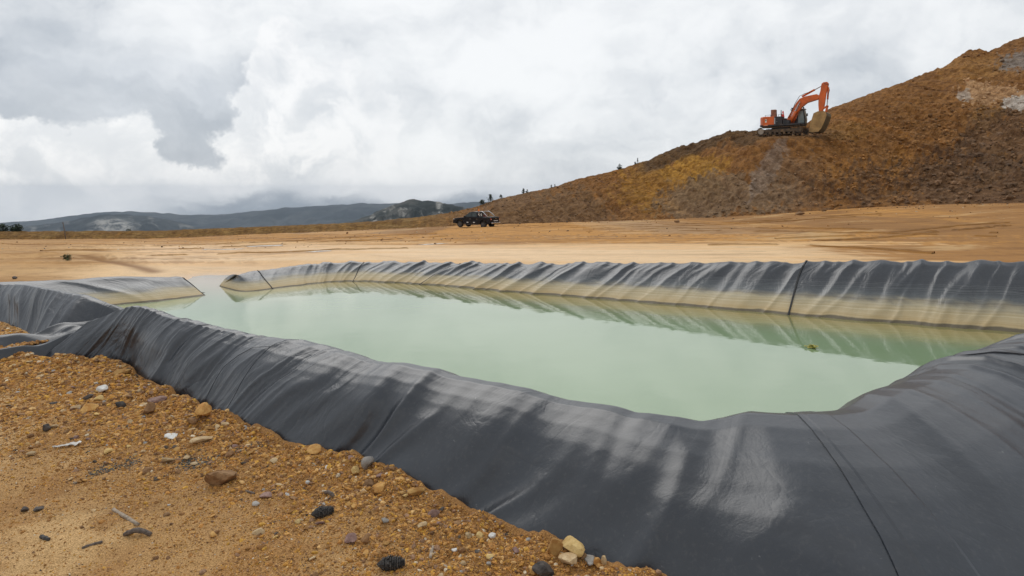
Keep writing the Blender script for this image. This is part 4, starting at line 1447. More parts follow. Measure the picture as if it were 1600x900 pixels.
S_(138, 624, 17, 'dark', 'black crumbly lump left of the smooth yellow stone', seed=17)
S_(189, 637, 18, 'dark', 'blackish stone with a white fleck right of the smooth yellow stone', seed=18)
S_(43, 562, 12, 'tan', 'smooth round tan stone by the edge of the trough sheet', seed=19, sz=1.3, sink_=0.0)
S_(48, 568, 14, 'tan', 'flat pinkish stone in front of the round one near the trough sheet', seed=20, sz=0.5)
S_(62, 590, 14, 'tan', 'flat pale stone with a dark underside left of the heap', seed=21, sz=0.6)
S_(192, 586, 22, 'ochre', 'orange wedge-shaped stone against the liner above the white chip', seed=22, sz=0.9, sink_=0.05)
S_(72, 672, 16, 'dark', 'dark brown stone at far left beside a pale one', seed=23, sz=1.2)
S_(85, 669, 12, 'tan', 'small pale stone right of the dark brown one at far left', seed=24)
S_(82, 631, 16, 'dark', 'dark flat patch-like stone on the pale sand at left', seed=25, sz=0.4)
S_(268, 684, 24, 'white', 'long pale bone-like stone lying on the sand', seed=26, sz=0.5, sx=1.5, rz=-0.5)
S_(316, 688, 26, 'tan', 'long flat tan stone slanting up to the right', seed=27, sz=0.4, sx=1.6, rz=0.7)
S_(228, 740, 18, 'brown', 'brown stone at the left end of the dark gravel streak', seed=28)
S_(262, 722, 16, 'tan', 'pale tan stone at the middle of the dark gravel streak', seed=29)
S_(292, 719, 13, 'tan', 'small upright tan stone over the dark gravel streak', seed=30, sz=1.4)
S_(358, 714, 17, 'brown', 'rusty brown stone below the right end of the dark gravel streak', seed=31)
S_(492, 710, 28, 'ochre', 'large smooth orange stone close to the liner left of centre', seed=32, sink_=0.1, rz=0.5)
S_(575, 733, 18, 'grey', 'sharp grey stone sticking up against the liner', seed=33, sz=1.7, sink_=0.0, tilt=(0.1, 0.3))
S_(554, 740, 20, 'yellow', 'golden rounded stone left of the sharp grey one', seed=34)
S_(513, 731, 13, 'white', 'white grey chip in the gravel below the orange stone', seed=35, sz=0.6)
S_(594, 744, 16, 'purple', 'lilac grey chip below the sharp grey stone', seed=36, sz=0.6)
S_(578, 760, 24, 'brown', 'flat greyish tan stone in the middle of the gravel heap', seed=37, sz=0.7)
S_(596, 766, 20, 'ochre', 'rough ochre stone touching the flat greyish tan one', seed=38)
S_(650, 772, 27, 'ochre', 'big smooth apricot stone on the slope of the heap', seed=39, sz=0.8)
S_(634, 778, 11, 'yellow', 'small orange yellow stone left of the big apricot one', seed=40)
S_(549, 848, 22, 'purple', 'pinkish brown cube-like stone on the sand, left one of the two', seed=41, rz=0.1, sz=1.1, sink_=0.1)
S_(572, 849, 19, 'brown', 'two-toned brown cube-like stone, right one of the two', seed=42, rz=0.3, sz=1.1, sink_=0.1)
S_(501, 820, 17, 'purple', 'flat triangular pinkish stone leaning in front of a black cone', seed=43, sz=0.5, tilt=(0.6, 0))
S_(406, 832, 24, 'tan', 'pale flat oval stone lying alone on sand at centre left', seed=44, sz=0.45, rz=0.1)
S_(415, 778, 22, 'purple', 'reddish brown crumbled stone on the sand right of the lumpy rock', seed=45, sz=0.5)
S_(676, 808, 22, 'purple', 'greyish purple stone on the heap below the apricot one', seed=46)
S_(660, 822, 15, 'tan', 'sandy triangular stone left of the greyish purple one', seed=47, sz=0.7)
S_(690, 800, 10, 'dark', 'small dark stone on the heap near the greyish purple one', seed=48)
S_(749, 840, 15, 'yellow', 'pale yellow stone in the lower right gravel', seed=49)
S_(732, 840, 14, 'tan', 'tan stone left of the pale yellow one in the lower right gravel', seed=50)
S_(770, 841, 13, 'white', 'white stone right of the pale yellow one in the lower right gravel', seed=51)
S_(711, 862, 10, 'white', 'bluish white pebble below the tan stone at lower right', seed=52)
S_(764, 882, 11, 'grey', 'bluish grey pebble near the bottom edge at lower right', seed=53)
S_(765, 872, 17, 'yellow', 'flat straw coloured stone above the bluish grey pebble', seed=54, sz=0.7)
S_(806, 863, 16, 'purple', 'reddish stone left of the ochre boulder-like stone', seed=55)
S_(826, 845, 12, 'grey', 'small blue grey stone beside the liner at lower right', seed=56)
S_(480, 757, 10, 'white', 'tiny white stone on the brown part of the heap', seed=57)
S_(50, 713, 14, 'tan', 'pale tan stone lying alone near the white scrap', seed=58)
S_(38, 799, 13, 'dark', 'dark greenish stone at far left, left one of two', seed=59)
S_(60, 798, 18, 'dark', 'blackish broken stone at far left, right one of two', seed=60, sz=0.7)
S_(120, 638, 20, 'tan', 'flat pinkish tan stone left of the ochre block', seed=61, sz=0.4)
# stones and clods lying on the plain at the foot of the hill
plainrocks = [(1250, 337, 14, 'largest brown boulder on the plain below the excavator slope'),
              (919, 345, 9, 'dark boulder at the hill foot, left one of the two close together'),
              (938, 345, 6, 'smaller dark boulder beside another at the hill foot'),
              (886, 348, 4, 'small dark rock right of the pickup at the hill foot'),
              (812, 350, 3, 'tiny dark rock close behind the pickup'),
              (1058, 348, 8, 'low brown rock on the plain between the pickup and the excavator slope'),
              (1288, 330, 8, 'brown rock at the right of the largest brown boulder'),
              (680, 381, 4, 'small dark rock on the pale sand left of the pickup'),
              (24, 436, 9, 'black lump lying on the soil behind the left liner'),
              (543, 365, 5, 'brown rock on the plain left of the dark mountain foot'),
              (462, 387, 3, 'tiny dark rock near the long puddle'), ]
for i, (a, b, c_, lab) in enumerate(plainrocks):
    S_(a, b, c_, 'dark' if i in (1, 2, 3, 4, 8) else 'brown', lab, 'rock', seed=70 + i, sink_=0.1, name='rock')


# ------------------------------------------------------------------ countable smaller stones, then the pebbles nobody could count
def frame_xy(n, rng_):
    """random soil points in front of the pond with a share of them crowded along the liner foot"""
    out = []
    while len(out) < n:
        px = rng_.uniform(-120, 1080)
        py = rng_.uniform(540, 980)
        d = 1.74 * F / (py - HY)
        x = (px - 800) / F * d
        out.append((x, d))
    return np.array(out)


def heap_density(x, y):
    fd = seg_dist(x, y, NEARFOOT[::2], False)
    n = fbm(x * 1.4, y * 1.4, 3, 401)
    dn = np.exp(-(fd / 0.75) ** 2) * 1.0 + 0.16 + 0.5 * sstep(0.05, 0.5, n) * sstep(4.0, 6.0, y)
    dn = dn + 0.7 * np.exp(-((x - 0.12) / 0.75) ** 2 - ((y - 3.15) / 0.45) ** 2)
    dn = dn * (0.55 + 0.9 * sstep(-0.3, 0.4, fbm(x * 2.6, y * 2.6, 3, 405)))
    return np.clip(dn, 0, 1.4)


def outside(x, y):
    return ~in_poly(x, y, FOOT)


def scatter(n, rng_):
    acc_x, acc_y = [], []
    got = 0
    while got < n:
        m = n * 4
        # area-uniform over the visible wedge
        y = np.sqrt(rng_.uniform(2.6 ** 2, 11.5 ** 2, m))
        x = rng_.uniform(-0.95, 0.42, m) * y
        k = (rng_.uniform(0, 1.4, m) < heap_density(x, y)) & outside(x, y) & (x < 1.9)
        # thin out with distance, where pieces are below a pixel
        k &= rng_.uniform(0, 1, m) < np.clip(5.0 / y, 0, 1) ** 0.7
        acc_x.append(x[k])
        acc_y.append(y[k])
        got += k.sum()
    return np.concatenate(acc_x)[:n], np.concatenate(acc_y)[:n]


kinds = [('ochre', 'small ochre stone in the gravel along the liner foot', 74), ('tan', 'small pale tan stone in the gravel along the liner foot', 52),
         ('brown', 'small brown stone in the gravel along the liner foot', 48), ('yellow', 'small yellow stone in the gravel along the liner foot', 22),
         ('purple', 'small purplish stone in the gravel along the liner foot', 20), ('grey', 'small grey stone in the gravel along the liner foot', 7),
         ('dark', 'small blackish stone in the gravel along the liner foot', 5)]
rs = np.random.default_rng(21)
for kd, lab, cnt in kinds:
    xs, ys = scatter(cnt, rs)
    zs = height(xs, ys)
    for i in range(cnt):
        px = (rs.uniform(8, 15) if ys[i] < 6 else rs.uniform(6, 10))
        size = px / F * ys[i] / 2
        me = rock_mesh(kd, 900 + i % 6, 2, M_ST[kd])
        o = bpy.data.objects.new('stone', me)
        COL.objects.link(o)
        q = size / 1.2
        o.scale = (q * rs.uniform(0.9, 1.25), q, q * rs.uniform(0.6, 1.1))
        o.rotation_euler = (rs.uniform(-0.5, 0.5), rs.uniform(-0.5, 0.5), rs.uniform(0, 6.28))
        o.location = (xs[i], ys[i], zs[i] + size * 0.3)
        tag(o, lab, 'stone', 'small %s stones in the gravel' % ('pale tan' if kd == 'tan' else kd))


def pebble_cloud(name, x, y, z, size, cols, sub, seed, mat, flat=(0.5, 0.95), nshape=8):
    r_ = np.random.default_rng(seed)
    n = len(x)
    shapes = [rock_shape(seed * 10 + i, sub, 10, 0.03, 1.0, 1.0)[0] for i in range(nshape)]
    f = ICO[sub][1]
    S = np.array(shapes)[r_.integers(0, nshape, n)]           # n, V, 3
    sc = np.stack([size * r_.uniform(0.9, 1.5, n), size * r_.uniform(0.75, 1.1, n), size * r_.uniform(*flat, n)], -1)
    S = S * sc[:, None]
    a = r_.uniform(-0.5, 0.5, n)
    ca, sa = np.cos(a)[:, None], np.sin(a)[:, None]
    S = np.stack([S[..., 0] * ca - S[..., 2] * sa, S[..., 1], S[..., 0] * sa + S[..., 2] * ca], -1)
    a = r_.uniform(0, 6.28, n)
    ca, sa = np.cos(a)[:, None], np.sin(a)[:, None]
    S = np.stack([S[..., 0] * ca - S[..., 1] * sa, S[..., 0] * sa + S[..., 1] * ca, S[..., 2]], -1)
    S = S + np.stack([x, y, z + size * 0.25], -1)[:, None]
    nv = S.shape[1]
    Fc = (f[None] + (np.arange(n) * nv)[:, None, None]).reshape(-1, 3)
    C = np.repeat(cols, nv, 0)
    return np_mesh(name, S.reshape(-1, 3), Fc, mat, False, {'tone': C})


PAL = np.array([(0.42, 0.22, 0.07), (0.50, 0.30, 0.11), (0.34, 0.18, 0.06), (0.26, 0.14, 0.055), (0.56, 0.38, 0.18), (0.55, 0.33, 0.07),
                (0.19, 0.11, 0.06), (0.30, 0.19, 0.13), (0.46, 0.25, 0.06), (0.62, 0.50, 0.33), (0.40, 0.38, 0.34), (0.09, 0.075, 0.065)])
PAL = PAL * np.array([1.0, 0.90, 0.74])
PAL[9:11] = [(0.60, 0.49, 0.34), (0.40, 0.38, 0.35)]
PW = np.array([18, 16, 18, 13, 8, 8, 8, 5, 12, 1.6, 0.8, 1.2], float)
PW /= PW.sum()
def pebble_field(name, x, y, z, size, cols, seed, mat, flat=(0.5, 0.95)):
    """one object: a point for every pebble, rock shapes set on the points by geometry nodes"""
    r_ = np.random.default_rng(seed)
    n = len(x)
    me = bpy.data.meshes.new(name)
    me.vertices.add(n)
    me.vertices.foreach_set('co', np.stack([x, y, z + size * 0.08], -1).astype(np.float32).ravel())
    def put(nm, typ, arr, key):
        a = me.attributes.new(nm, typ, 'POINT')
        a.data.foreach_set(key, np.asarray(arr, np.float32).ravel())
    put('p_size', 'FLOAT_VECTOR', np.stack([size * r_.uniform(0.9, 1.5, n), size * r_.uniform(0.75, 1.1, n), size * r_.uniform(*flat, n)], -1), 'vector')
    put('p_turn', 'FLOAT_VECTOR', np.stack([r_.uniform(-.5, .5, n), r_.uniform(-.5, .5, n), r_.uniform(0, 6.28, n)], -1), 'vector')
    put('tone', 'FLOAT_COLOR', np.concatenate([np.clip(cols, 0, 1), np.ones((n, 1))], 1), 'color')
    a = me.attributes.new('p_kind', 'INT', 'POINT')
    a.data.foreach_set('value', r_.integers(0, 6, n).astype(np.int32))
    o = bpy.data.objects.new(name, me)
    COL.objects.link(o)
    ng = bpy.data.node_groups.new(name, 'GeometryNodeTree')
    ng.interface.new_socket('Geometry', in_out='INPUT', socket_type='NodeSocketGeometry')
    ng.interface.new_socket('Geometry', in_out='OUTPUT', socket_type='NodeSocketGeometry')
    N_ = ng.nodes
    gi, go, jn = N_.new('NodeGroupInput'), N_.new('NodeGroupOutput'), N_.new('GeometryNodeJoinGeometry')

    def named(nm, typ):
        q = N_.new('GeometryNodeInputNamedAttribute')
        q.data_type = typ
        q.inputs[0].default_value = nm
        return q.outputs[0]
    sz_, tu, kd_ = named('p_size', 'FLOAT_VECTOR'), named('p_turn', 'FLOAT_VECTOR'), named('p_kind', 'INT')
    for k in range(6):
        p, f = rock_shape(seed * 10 + k, 2, 10, 0.03, 1.0, 1.0)
        rm = bpy.data.meshes.new('pebble')
        rm.from_pydata([tuple(q) for q in p], [], [tuple(int(i) for i in q) for q in f])
        rm.materials.append(mat)
        ro = bpy.data.objects.new('pebble', rm)
        oi = N_.new('GeometryNodeObjectInfo')
        oi.inputs['Object'].default_value = ro
        cmp_ = N_.new('FunctionNodeCompare')
        cmp_.data_type = 'INT'
        cmp_.operation = 'EQUAL'
        ng.links.new(kd_, cmp_.inputs[2])
        cmp_.inputs[3].default_value = k
        ip = N_.new('GeometryNodeInstanceOnPoints')
        ng.links.new(gi.outputs[0], ip.inputs['Points'])
        ng.links.new(oi.outputs['Geometry'], ip.inputs['Instance'])
        ng.links.new(cmp_.outputs[0], ip.inputs['Selection'])
        ng.links.new(sz_, ip.inputs['Scale'])
        ng.links.new(tu, ip.inputs['Rotation'])
        ng.links.new(ip.outputs[0], jn.inputs[0])
    ng.links.new(jn.outputs[0], go.inputs[0])
    md = o.modifiers.new('pebbles', 'NODES')
    md.node_group = ng
    return o


rs = np.random.default_rng(31)
M_PEB_I = attr_mat('pebbles_set_on_points', scale=90.0)
for nd_ in M_PEB_I.node_tree.nodes:
    if nd_.type == 'ATTRIBUTE':
        nd_.attribute_type = 'INSTANCER'
for nm, n, s0, s1 in (('coarse_gravel', 26000, 0.0060, 0.020), ('fine_gravel', 210000, 0.0018, 0.0072)):
    x, y = scatter(n, rs)
    if s1 > 0.01:      # the coarser pieces keep to the heap along the liner
        keep = rs.uniform(0, 1, n) < np.exp(-(seg_dist(x, y, NEARFOOT[::2], False) / 0.8) ** 2) + 0.10 + 0.3 * (y > 4.5)
        x, y = x[keep], y[keep]
        n = len(x)
    sz = rs.uniform(0, 1, n) ** 1.9 * (s1 - s0) + s0
    sz *= np.clip(y / 5.0, 0.75, 1.5)
    cl = PAL[rs.choice(len(PAL), n, p=PW)] * rs.uniform(0.8, 1.25, (n, 1))
    o = pebble_field(nm, x, y, height(x, y), sz, cl, 41 + n % 7, M_PEB_I)
    tag(o, 'ochre and brown pebbles strewn over the sandy soil' if s1 > 0.01 else 'fine gravel and grit covering the sandy soil', 'gravel', kind='stuff')

# two streaks of dark slag grit
pts = []
for (a0, b0, a1, b1, n) in ((400, 699, 275, 722, 1500), (205, 730, 150, 736, 500)):
    p0, p1 = ground_hit(a0, b0), ground_hit(a1, b1)
    for _ in range(n):
        t = random.random()
        p = p0.lerp(p1, t)
        pts.append((p.x + random.gauss(0, 0.03), p.y + random.gauss(0, 0.055) + 0.06 * math.sin(t * 7)))
pts = np.array(pts)
o = pebble_cloud('slag_grit', pts[:, 0], pts[:, 1], height(pts[:, 0], pts[:, 1]), rs.uniform(0.0025, 0.007, len(pts)),
                 np.array([[0.07, 0.068, 0.06]]) * rs.uniform(0.5, 2.6, (len(pts), 1)), 1, 61, M_PEBBLE)
tag(o, 'streaks of dark grey grit across the tan sand', 'grit', kind='stuff')

# clods on the hill
n = 9000
cpx = rs.uniform(700, 1750, n)
cv = rs.uniform(0.02, 3.9, n)
keep = rs.uniform(0, 1, n) < (0.25 + 0.75 * sstep(1150, 1420, cpx) * sstep(3.2, 1.8, cv) + 0.5 * (cv < 0.3))
cpx, cv = cpx[keep], cv[keep]
ii = np.clip(np.searchsorted(HPX, cpx), 1, len(HPX) - 1)
jj = np.clip(np.searchsorted(HV, cv), 1, len(HV) - 1)
pp = HP[ii, jj]
sz = 0.05 + 0.17 * rs.uniform(0, 1, len(cpx)) ** 3.0
sz = sz * (1 + 0.6 * sstep(1250, 1500, cpx))
pyy = HY + (CH - pp[:, 2]) * F / pp[:, 1]
cc = hill_soil(cpx, pyy, pp[:, 0], pp[:, 2]) * rs.uniform(0.55, 1.35, (len(cpx), 1))
o = pebble_cloud('soil_clods', pp[:, 0], pp[:, 1], pp[:, 2], sz, cc, 1, 71, M_CLOD, (0.6, 1.0))
tag(o, 'brown clods and stones strewn over the tipped hillside', 'clods', kind='stuff')
# small stones along the hill foot and over the plain
n = 2200
q = rs.uniform(0, 1, n)
cpx = rs.uniform(-100, 1700, n)
df, zf = foot_of(cpx)
dd = np.where(q < 0.45, df - np.abs(rs.normal(0, 2.5, n)), rs.uniform(38, 80, n))
x = (cpx - 800) / F * dd
cc = PAL[rs.choice([2, 3, 6, 0, 11, 9], n)] * rs.uniform(0.6, 1.2, (n, 1))
o = pebble_cloud('scattered_stones', x, dd, height(x, dd), 0.02 + 0.07 * rs.uniform(0, 1, n) ** 5, cc, 1, 81, M_CLOD, (0.5, 0.9))
tag(o, 'scattered small stones and crumbs of soil on the golden plain', 'stones', kind='stuff')


# ------------------------------------------------------------------ puddles on the plain
def puddle(px, py, wpx, hpx, label, seed):
    c = ground_hit(px, py)
    m, k = 40, 7
    vs = [(0, 0, 0)]
    fs = []
    for i in range(m):
        t = 2 * math.pi * i / m
        rr = 1 + 0.35 * float(fbm(np.array(math.cos(t) * 1.3), np.array(math.sin(t) * 1.3), 3, seed))
        vs.append((wpx / 2 / F * c.y * rr * math.cos(t), hpx / 2 / F / (CH - c.z) * c.y ** 2 * rr * math.sin(t), 0))
    fs = [(0, i + 1, (i + 1) % m + 1) for i in range(m)]
    zs = height(np.array([v[0] + c.x for v in vs]), np.array([v[1] + c.y for v in vs]))
    me = bpy.data.meshes.new('puddle')
    me.from_pydata([(v[0], v[1], float(z) - c.z + 0.012) for v, z in zip(vs, zs)], [], fs)
    me.materials.append(M_PUDDLE)
    o = bpy.data.objects.new('puddle', me)
    COL.objects.link(o)
    o.location = c
    tag(o, kind='structure')


M_PUDDLE, gg, pp_ = new_mat('shallow_muddy_water')
gg.put(pp_, 'Base Color', (0.50, 0.37, 0.23, 1))
gg.put(pp_, 'Roughness', 0.08)
puddle(410, 384, 62, 3.0, 'x', 1)
puddle(350, 390, 60, 1.2, 'x', 2)
puddle(500, 393, 40, 2.2, 'x', 3)
puddle(445, 393, 26, 1.4, 'x', 4)
puddle(675, 381.5, 50, 1.6, 'x', 5)

# ------------------------------------------------------------------ wheel ruts and the ditch on the plain
def rut(name, pts_px, width, col, seed, depth=0.03):
    P = [ground_hit(a, b) for a, b in pts_px]
    P = np.array([(p.x, p.y) for p in P])
    L = np.concatenate([[0], np.cumsum(np.linalg.norm(np.diff(P, axis=0), axis=1))])
    n = int(L[-1] / 0.25) + 4
    t = np.linspace(0, L[-1], n)
    C = np.stack([np.interp(t, L, P[:, 0]), np.interp(t, L, P[:, 1])], -1)
    k = min(31, n // 4 * 2 + 1)
    C = np.stack([np.convolve(np.pad(C[:, j], k // 2, mode='edge'), np.ones(k) / k, 'valid')[:n] for j in range(2)], -1)
    dC = np.gradient(C, axis=0)
    nn = np.stack([-dC[:, 1], dC[:, 0]], -1)
    nn /= np.linalg.norm(nn, axis=1, keepdims=True)
    C = C + nn * ((0.1 if name == 'ditch' else 0.25) * fbm(t * 0.12, t * 0, 3, seed))[:, None]
    offs = np.array([-1.0, -0.7, -0.42, -0.2, 0.2, 0.42, 0.7, 1.0]) * width
    ups = np.array([-0.02, depth + 0.03, depth * 0.8 + 0.03, 0.025, 0.025, depth * 0.8 + 0.03, depth + 0.03, -0.02])
    ups[0] = ups[-1] = -0.14
    wv_ = 1 + 0.35 * fbm(t * 0.9, t * 0, 3, seed + 1)
    X = C[:, None] + nn[:, None] * (offs[None, :] * wv_[:, None])[..., None]
    G_ = height(X[..., 0], X[..., 1])
    Z = G_ + ups[None] * (0.6 + 0.7 * np.abs(fbm(X[..., 0] * 1.3, X[..., 1] * 1.3, 3, seed + 2))) - (0.0 if name == 'ditch' else 0.08) * (fbm(t * 0.25, t * 0, 2, seed + 5) > 0.3)[:, None]
    Z = Z + (0.03 if name == 'ditch' else 0.0)
    base, _, _ = soil_colour(X[..., 0], X[..., 1], G_)
    f = np.array([0.1, 0.35, 0.7, 1, 1, 0.7, 0.35, 0.1])[None, :, None] * 0.8
    colr = base * (1 - f) + np.array(col) * f
    o = np_mesh(name, np.concatenate([X, Z[..., None]], -1).reshape(-1, 3), grid_faces(n, 8)[:, ::-1], M_GROUND, True,
                {'soil': colr.reshape(-1, 3), 'wet': np.zeros(n * 8), 'track': np.full(n * 8, 0.5)})
    tag(o, kind='structure')


DKS = (0.20, 0.092, 0.024)
for q, (pl_, w_) in enumerate([([(1600, 347), (1530, 349), (1480, 354), (1420, 362), (1330, 370), (1180, 375)], 0.26), ([(1600, 352), (1540, 354), (1492, 359), (1436, 367), (1345, 375), (1200, 380)], 0.26),
                               ([(1600, 366), (1450, 362), (1300, 358), (1100, 357), (900, 358)], 0.24), ([(1600, 372), (1450, 367), (1300, 363), (1100, 361), (900, 362)], 0.24),
                               ([(780, 352), (900, 353), (1050, 351), (1230, 343), (1400, 333)], 0.24), ([(780, 354.5), (900, 356), (1050, 354), (1230, 346), (1400, 336)], 0.24),
                               ([(0, 381), (140, 383), (300, 384), (430, 378), (560, 371), (700, 364)], 0.30), ([(30, 392), (170, 391), (300, 388), (450, 382), (580, 375), (720, 368)], 0.30),
                               ([(150, 398), (330, 396), (520, 392), (700, 386)], 0.22), ([(1000, 386), (1150, 381), (1350, 388), (1500, 399)], 0.24)]):
    rut('wheel_rut', pl_, w_, DKS, 710 + q * 7)

# ------------------------------------------------------------------ litter near the camera
M_WOOD = plain_mat('weathered_wood', (0.34, 0.27, 0.20), 0.85, 0, 0.35, 60)
M_WOOD2 = plain_mat('dark_weathered_wood', (0.13, 0.10, 0.08), 0.85, 0, 0.4, 60)
M_PAPER = plain_mat('pale_plastic_scrap', (0.62, 0.58, 0.52), 0.6, 0, 0.12, 30)
M_CHAR = plain_mat('black_cone', (0.030, 0.026, 0.023), 0.7, 0, 0.5, 80, dirt=(0.20, 0.18, 0.16, 0.35))


def stick(px0, py0, px1, py1, rpx, mat, label, arch=0.0, cat='stick', lift=0.4, name='stick'):
    a, b = ground_hit(px0, py0), ground_hit(px1, py1)
    r = rpx / F * a.y / 2
    n = 9
    mb = MB()
    pts, rad = [], []
    for i in range(n):
        t = i / (n - 1)
        p = a.lerp(b, t) + Vector((0, 0, r * lift + arch * math.sin(math.pi * t) + 0.15 * r * random.uniform(-1, 1)))
        pts.append(p - a)
        rad.append(r * (0.75 + 0.35 * math.sin(math.pi * (0.15 + 0.7 * t))) * random.uniform(0.9, 1.1))
    mb.tube(pts, rad, 8)
    o = mb.build(name, mat, None, True)
    o.location = a
    tag(o, label, cat)
    return o


stick(177, 798, 216, 822, 5.5, M_WOOD, 'straight grey stick slanting down to the right on the gravelly sand')
stick(194, 838, 236, 837, 7, M_WOOD2, 'thick dark curved stick lying level on the sand', arch=0.022)
stick(128, 858, 160, 849, 5, M_WOOD2, 'short brown stick near the bottom edge at left')
stick(114, 757, 128, 754, 3.5, M_WOOD, 'small pale twig lying above the straight grey stick')
stick(194, 598, 204, 591, 3.5, M_PAPER, 'thin white chip leaning on the heap below the orange wedge stone', cat='chip', name='chip')
stick(694, 884, 706, 892, 3, M_WOOD, 'thin pale twig in the gravel near the bottom edge')
stick(672, 874, 676, 856, 5, M_WOOD, 'pale upright splinter in the gravel left of the bluish white pebble')
stick(384, 769, 398, 772, 3, M_WOOD2, 'thin dark twig beside the reddish crumbled stone')
stick(64, 840, 76, 845, 6, M_CHAR, 'little black crumpled scrap at far left', cat='scrap', name='scrap')
stick(508, 772, 522, 779, 5, M_WOOD2, 'dark curled bark piece above the upper black cone', arch=0.012, cat='bark', name='bark_piece')


def scrap(px, py, label):
    c = ground_hit(px, py)
    u = np.linspace(0, 1, 14)
    v = np.linspace(-1, 1, 7)
    U, V = np.meshgrid(u, v, indexing='ij')
    wd = 0.030 * (1 - 0.75 * U) * (1 + 0.3 * pn(U * 4, V * 2, 3))
    X = (U - 0.5) * -0.16 + 0.02 * pn(U * 3, V, 5)
    Y = V * wd + 0.03 * pn(U * 3, V * 0, 6)
    Z = 0.014 + 0.010 * pn(U * 5, V * 2, 8) + 0.008 * (1 - U)
    top = np.stack([X, Y, Z], -1).reshape(-1, 3)
    bot = top - np.array([0, 0, 0.002])
    fc = grid_faces(14, 7)
    o = np_mesh('plastic_scrap', np.concatenate([top, bot]), np.concatenate([fc, fc[:, ::-1] + len(top)]), M_PAPER, True)
    o.location = c
    o.rotation_euler = (0, 0, 0.35)
    tag(o, label, 'scrap')


scrap(106, 698, 'torn whitish scrap lying on the gravelly sand at left')


def cone(px, py, wpx, rz, label):
    c = ground_hit(px, py)
    L = wpx / F * c.y
    root = empty('pine_cone', c, rz)
    tag(root, label, 'pine cone')
    core = MB()
    prof = [(0.05, 0), (0.22, 0.12), (0.30, 0.35), (0.27, 0.6), (0.16, 0.85), (0.04, 1.0)]
    core.lathe([(r * L * 0.62, (h - 0.5) * L) for r, h in prof], (0, 0, L * 0.2), 'y', 10)
    o = core.build('core', M_CHAR, root)
    o.rotation_euler = (0, 0, math.pi / 2)
    sc_ = MB()
    for k in range(11):
        h = 0.04 + 0.088 * k
        rr = float(np.interp(h, [p[1] for p in prof], [p[0] for p in prof])) * L
        for j in range(9):
            t = 2 * math.pi * (j + 0.5 * (k % 2)) / 9 + random.uniform(-.1, .1)
            dr = Vector((0, math.cos(t), math.sin(t)))
            ax = Vector((1, 0, 0))
            base = ax * ((h - 0.5) * L) + dr * rr * 0.5 + Vector((0, 0, L * 0.2))
            tip = base + dr * (rr * 0.30 + L * 0.03) * random.uniform(0.7, 1.3) + ax * L * 0.13
            sd_ = ax.cross(dr) * L * 0.085
            th = ax * L * 0.022
            sc_.add([base - sd_ * 0.5, base + sd_ * 0.5, tip + sd_, tip - sd_, base - sd_ * 0.5 + th, base + sd_ * 0.5 + th, tip + sd_ + th * 1.6, tip - sd_ + th * 1.6],
                    [(0, 1, 2, 3), (7, 6, 5, 4), (0, 4, 5, 1), (1, 5, 6, 2), (2, 6, 7, 3), (3, 7, 4, 0)])
    o = sc_.build('scales', M_CHAR, root)


cone(502, 808, 32, 0.5, 'black open pine cone lying behind a triangular stone')
cone(609, 890, 40, 0.15, 'black open pine cone at the bottom edge of the photo')


# floating scrap of weed
def weed():
    mb = MB()
    for i in range(14):
        a = random.uniform(0, 6.28)
        r = random.uniform(0, 0.09)
        c = Vector((r * math.cos(a), r * math.sin(a), random.uniform(0.004, 0.05)))
        m = Matrix.Rotation(random.uniform(0, 6), 3, 'Z') @ Matrix.Rotation(random.uniform(-.8, .8), 3, 'X')
        mb.box(c, (0.09, 0.03, 0.004), m)
    d = CH * F / (544 - HY)
    o = mb.build('weed_clump', plain_mat('yellow_weed', (0.36, 0.33, 0.06), 0.7, 0, 0.4, 30))
    o.location = ((1269 - 800) / F * d, d, 0.0)
    tag(o, 'small yellow green tuft of weed floating on the pond', 'weed')


weed()


# ------------------------------------------------------------------ small trees and shrubs
M_LEAF = plain_mat('dark_leaves', (0.035, 0.055, 0.028), 0.8, 0, 0.45, 3)
M_LEAF2 = plain_mat('olive_leaves', (0.075, 0.085, 0.03), 0.8, 0, 0.4, 3)
M_BARK = plain_mat('bark', (0.09, 0.065, 0.045), 0.9, 0, 0.3, 8)


